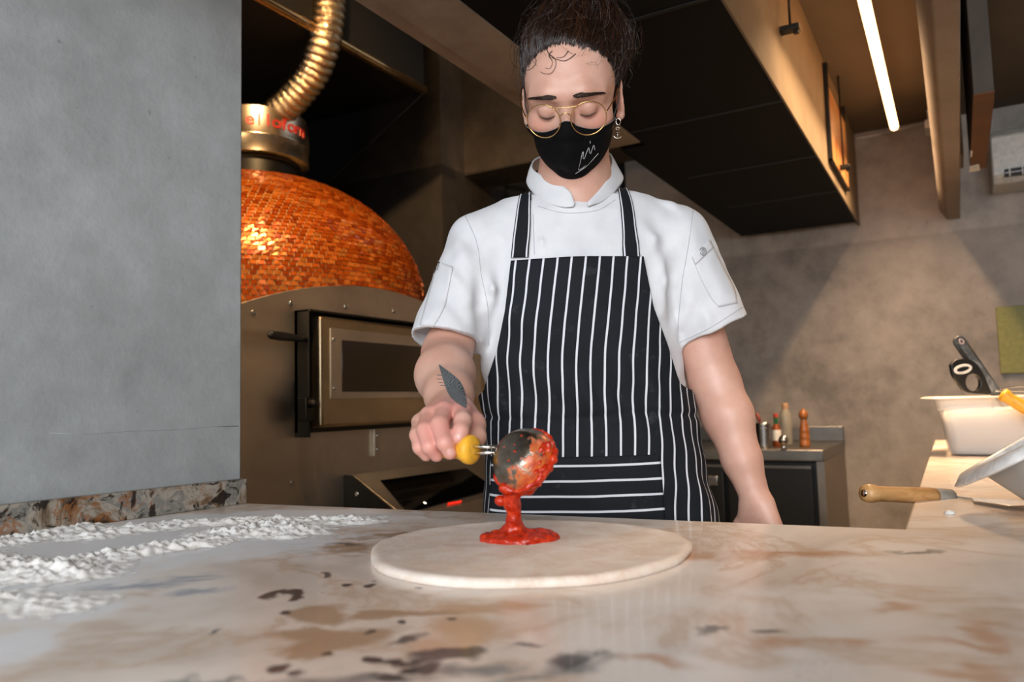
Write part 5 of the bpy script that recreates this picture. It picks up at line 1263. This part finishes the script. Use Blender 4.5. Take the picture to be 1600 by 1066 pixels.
# sauce: film on the bowl, ribbon and pool, all one sauce
SC = SDF()
pc_ = onz(812, 853, .9); pc_ = np.array([pc_[0], pc_[1], .9085])
SC.ell(pc_, (.044, .034, .0058), FR, .008)
for i in range(34):
    a = 2*PI*i/34; q = pc_+RT*.0405*math.cos(a)*random.uniform(.86, 1.03)+FW*.031*math.sin(a)*random.uniform(.86, 1.03); SC.ball(q+UP*.000, random.uniform(.0042, .0072), .006)
for i in range(26): q = pc_+RT*random.uniform(-.03, .03)+FW*random.uniform(-.022, .022)+UP*.004; SC.ball(q, random.uniform(.003, .0055), .006)
st = [P(800, 764, .925), P(798, 778, .926), P(803, 795, .928), P(802, 812, .932), P(803, 828, .938), P(806, 840, .944)]
SC.chain(st, [.0100, .0066, .0058, .0054, .0080, .0140], .012); SC.cone(P(797, 775, .92), P(795, 788, .922), .0045, .0045, .008)
for x, y, r in ((789, 762, .007), (812, 764, .008), (822, 758, .008), (832, 759, .0065), (826, 764, .006), (842, 748, .006), (850, 738, .005), (857, 724, .0045)): SC.ball(P(x, y, .915+(x-800)*.0004), r, .008)
lx = _n(np.cross(ax_l, UP)); ly = np.cross(ax_l, lx)
for a in np.linspace(0, 2*PI, 46): 
    q = rim_c+(lx*math.cos(a)+ly*math.sin(a))*(RB-.0005); x_, y_ = pxy(q)
    if x_ > 835 or y_ > 742: SC.ball(q+ax_l*random.uniform(-.002, .004), random.uniform(.0025, .0042), .005)
for i in range(60):
    a = random.uniform(0, 2*PI); h = random.uniform(.0, .022); rr2 = np.interp(h, [0, .007, .014, .0215, .027], [.0405, .0398, .0372, .0330, .028]); q = rim_c+(lx*math.cos(a)+ly*math.sin(a))*rr2+ax_l*h; x_, y_ = pxy(q)
    if x_+y_*.55 > 1238-h*900 and (q-rim_c).dot(FW) < .02: SC.ell(q, (.0035, .0035, .0016), np.stack([lx, ly, ax_l], 1), .004)
for i in range(9): q = base_c+(lx*random.uniform(-.02, .02)+ly*random.uniform(-.02, .02)); SC.ball(q, random.uniform(.0009, .002), .002)
SC.ell(P(824, 722, .922), (.034, .034, .006), np.stack([lx, ly, ax_l], 1), .006)
SC.disp = lambda X: -.0004*np.sin(X[:, 0]*500+np.sin(X[:, 2]*400))-.0004*np.sin(X[:, 1]*450+X[:, 2]*400)
SV, SQ = SC.mesh(.0014, *bounds([pc_+RT*.05, pc_-RT*.05, pc_+FW*.045, pc_-FW*.045, P(870, 665, .92), P(765, 665, .95)], .02))
sauce = thing('tomato_sauce', 'red tomato sauce running off the ladle into a round pool on the dough', 'sauce', pc_*[1, 1, 0]+UP*.907)
np_obj('pouring_sauce', SV, SQ, M['sauce'], sauce, 1)
dp = SDF(); dp.ball(P(782, 783, .925), .0042); dp.ell(P(783, 782, .924), (.005, .003, .003), FR)
DV, DQ = dp.mesh(.0012, *bounds([P(782, 783, .925)], .012)); np_obj('flying_drop', DV, DQ, M['sauce'], sauce, 1)
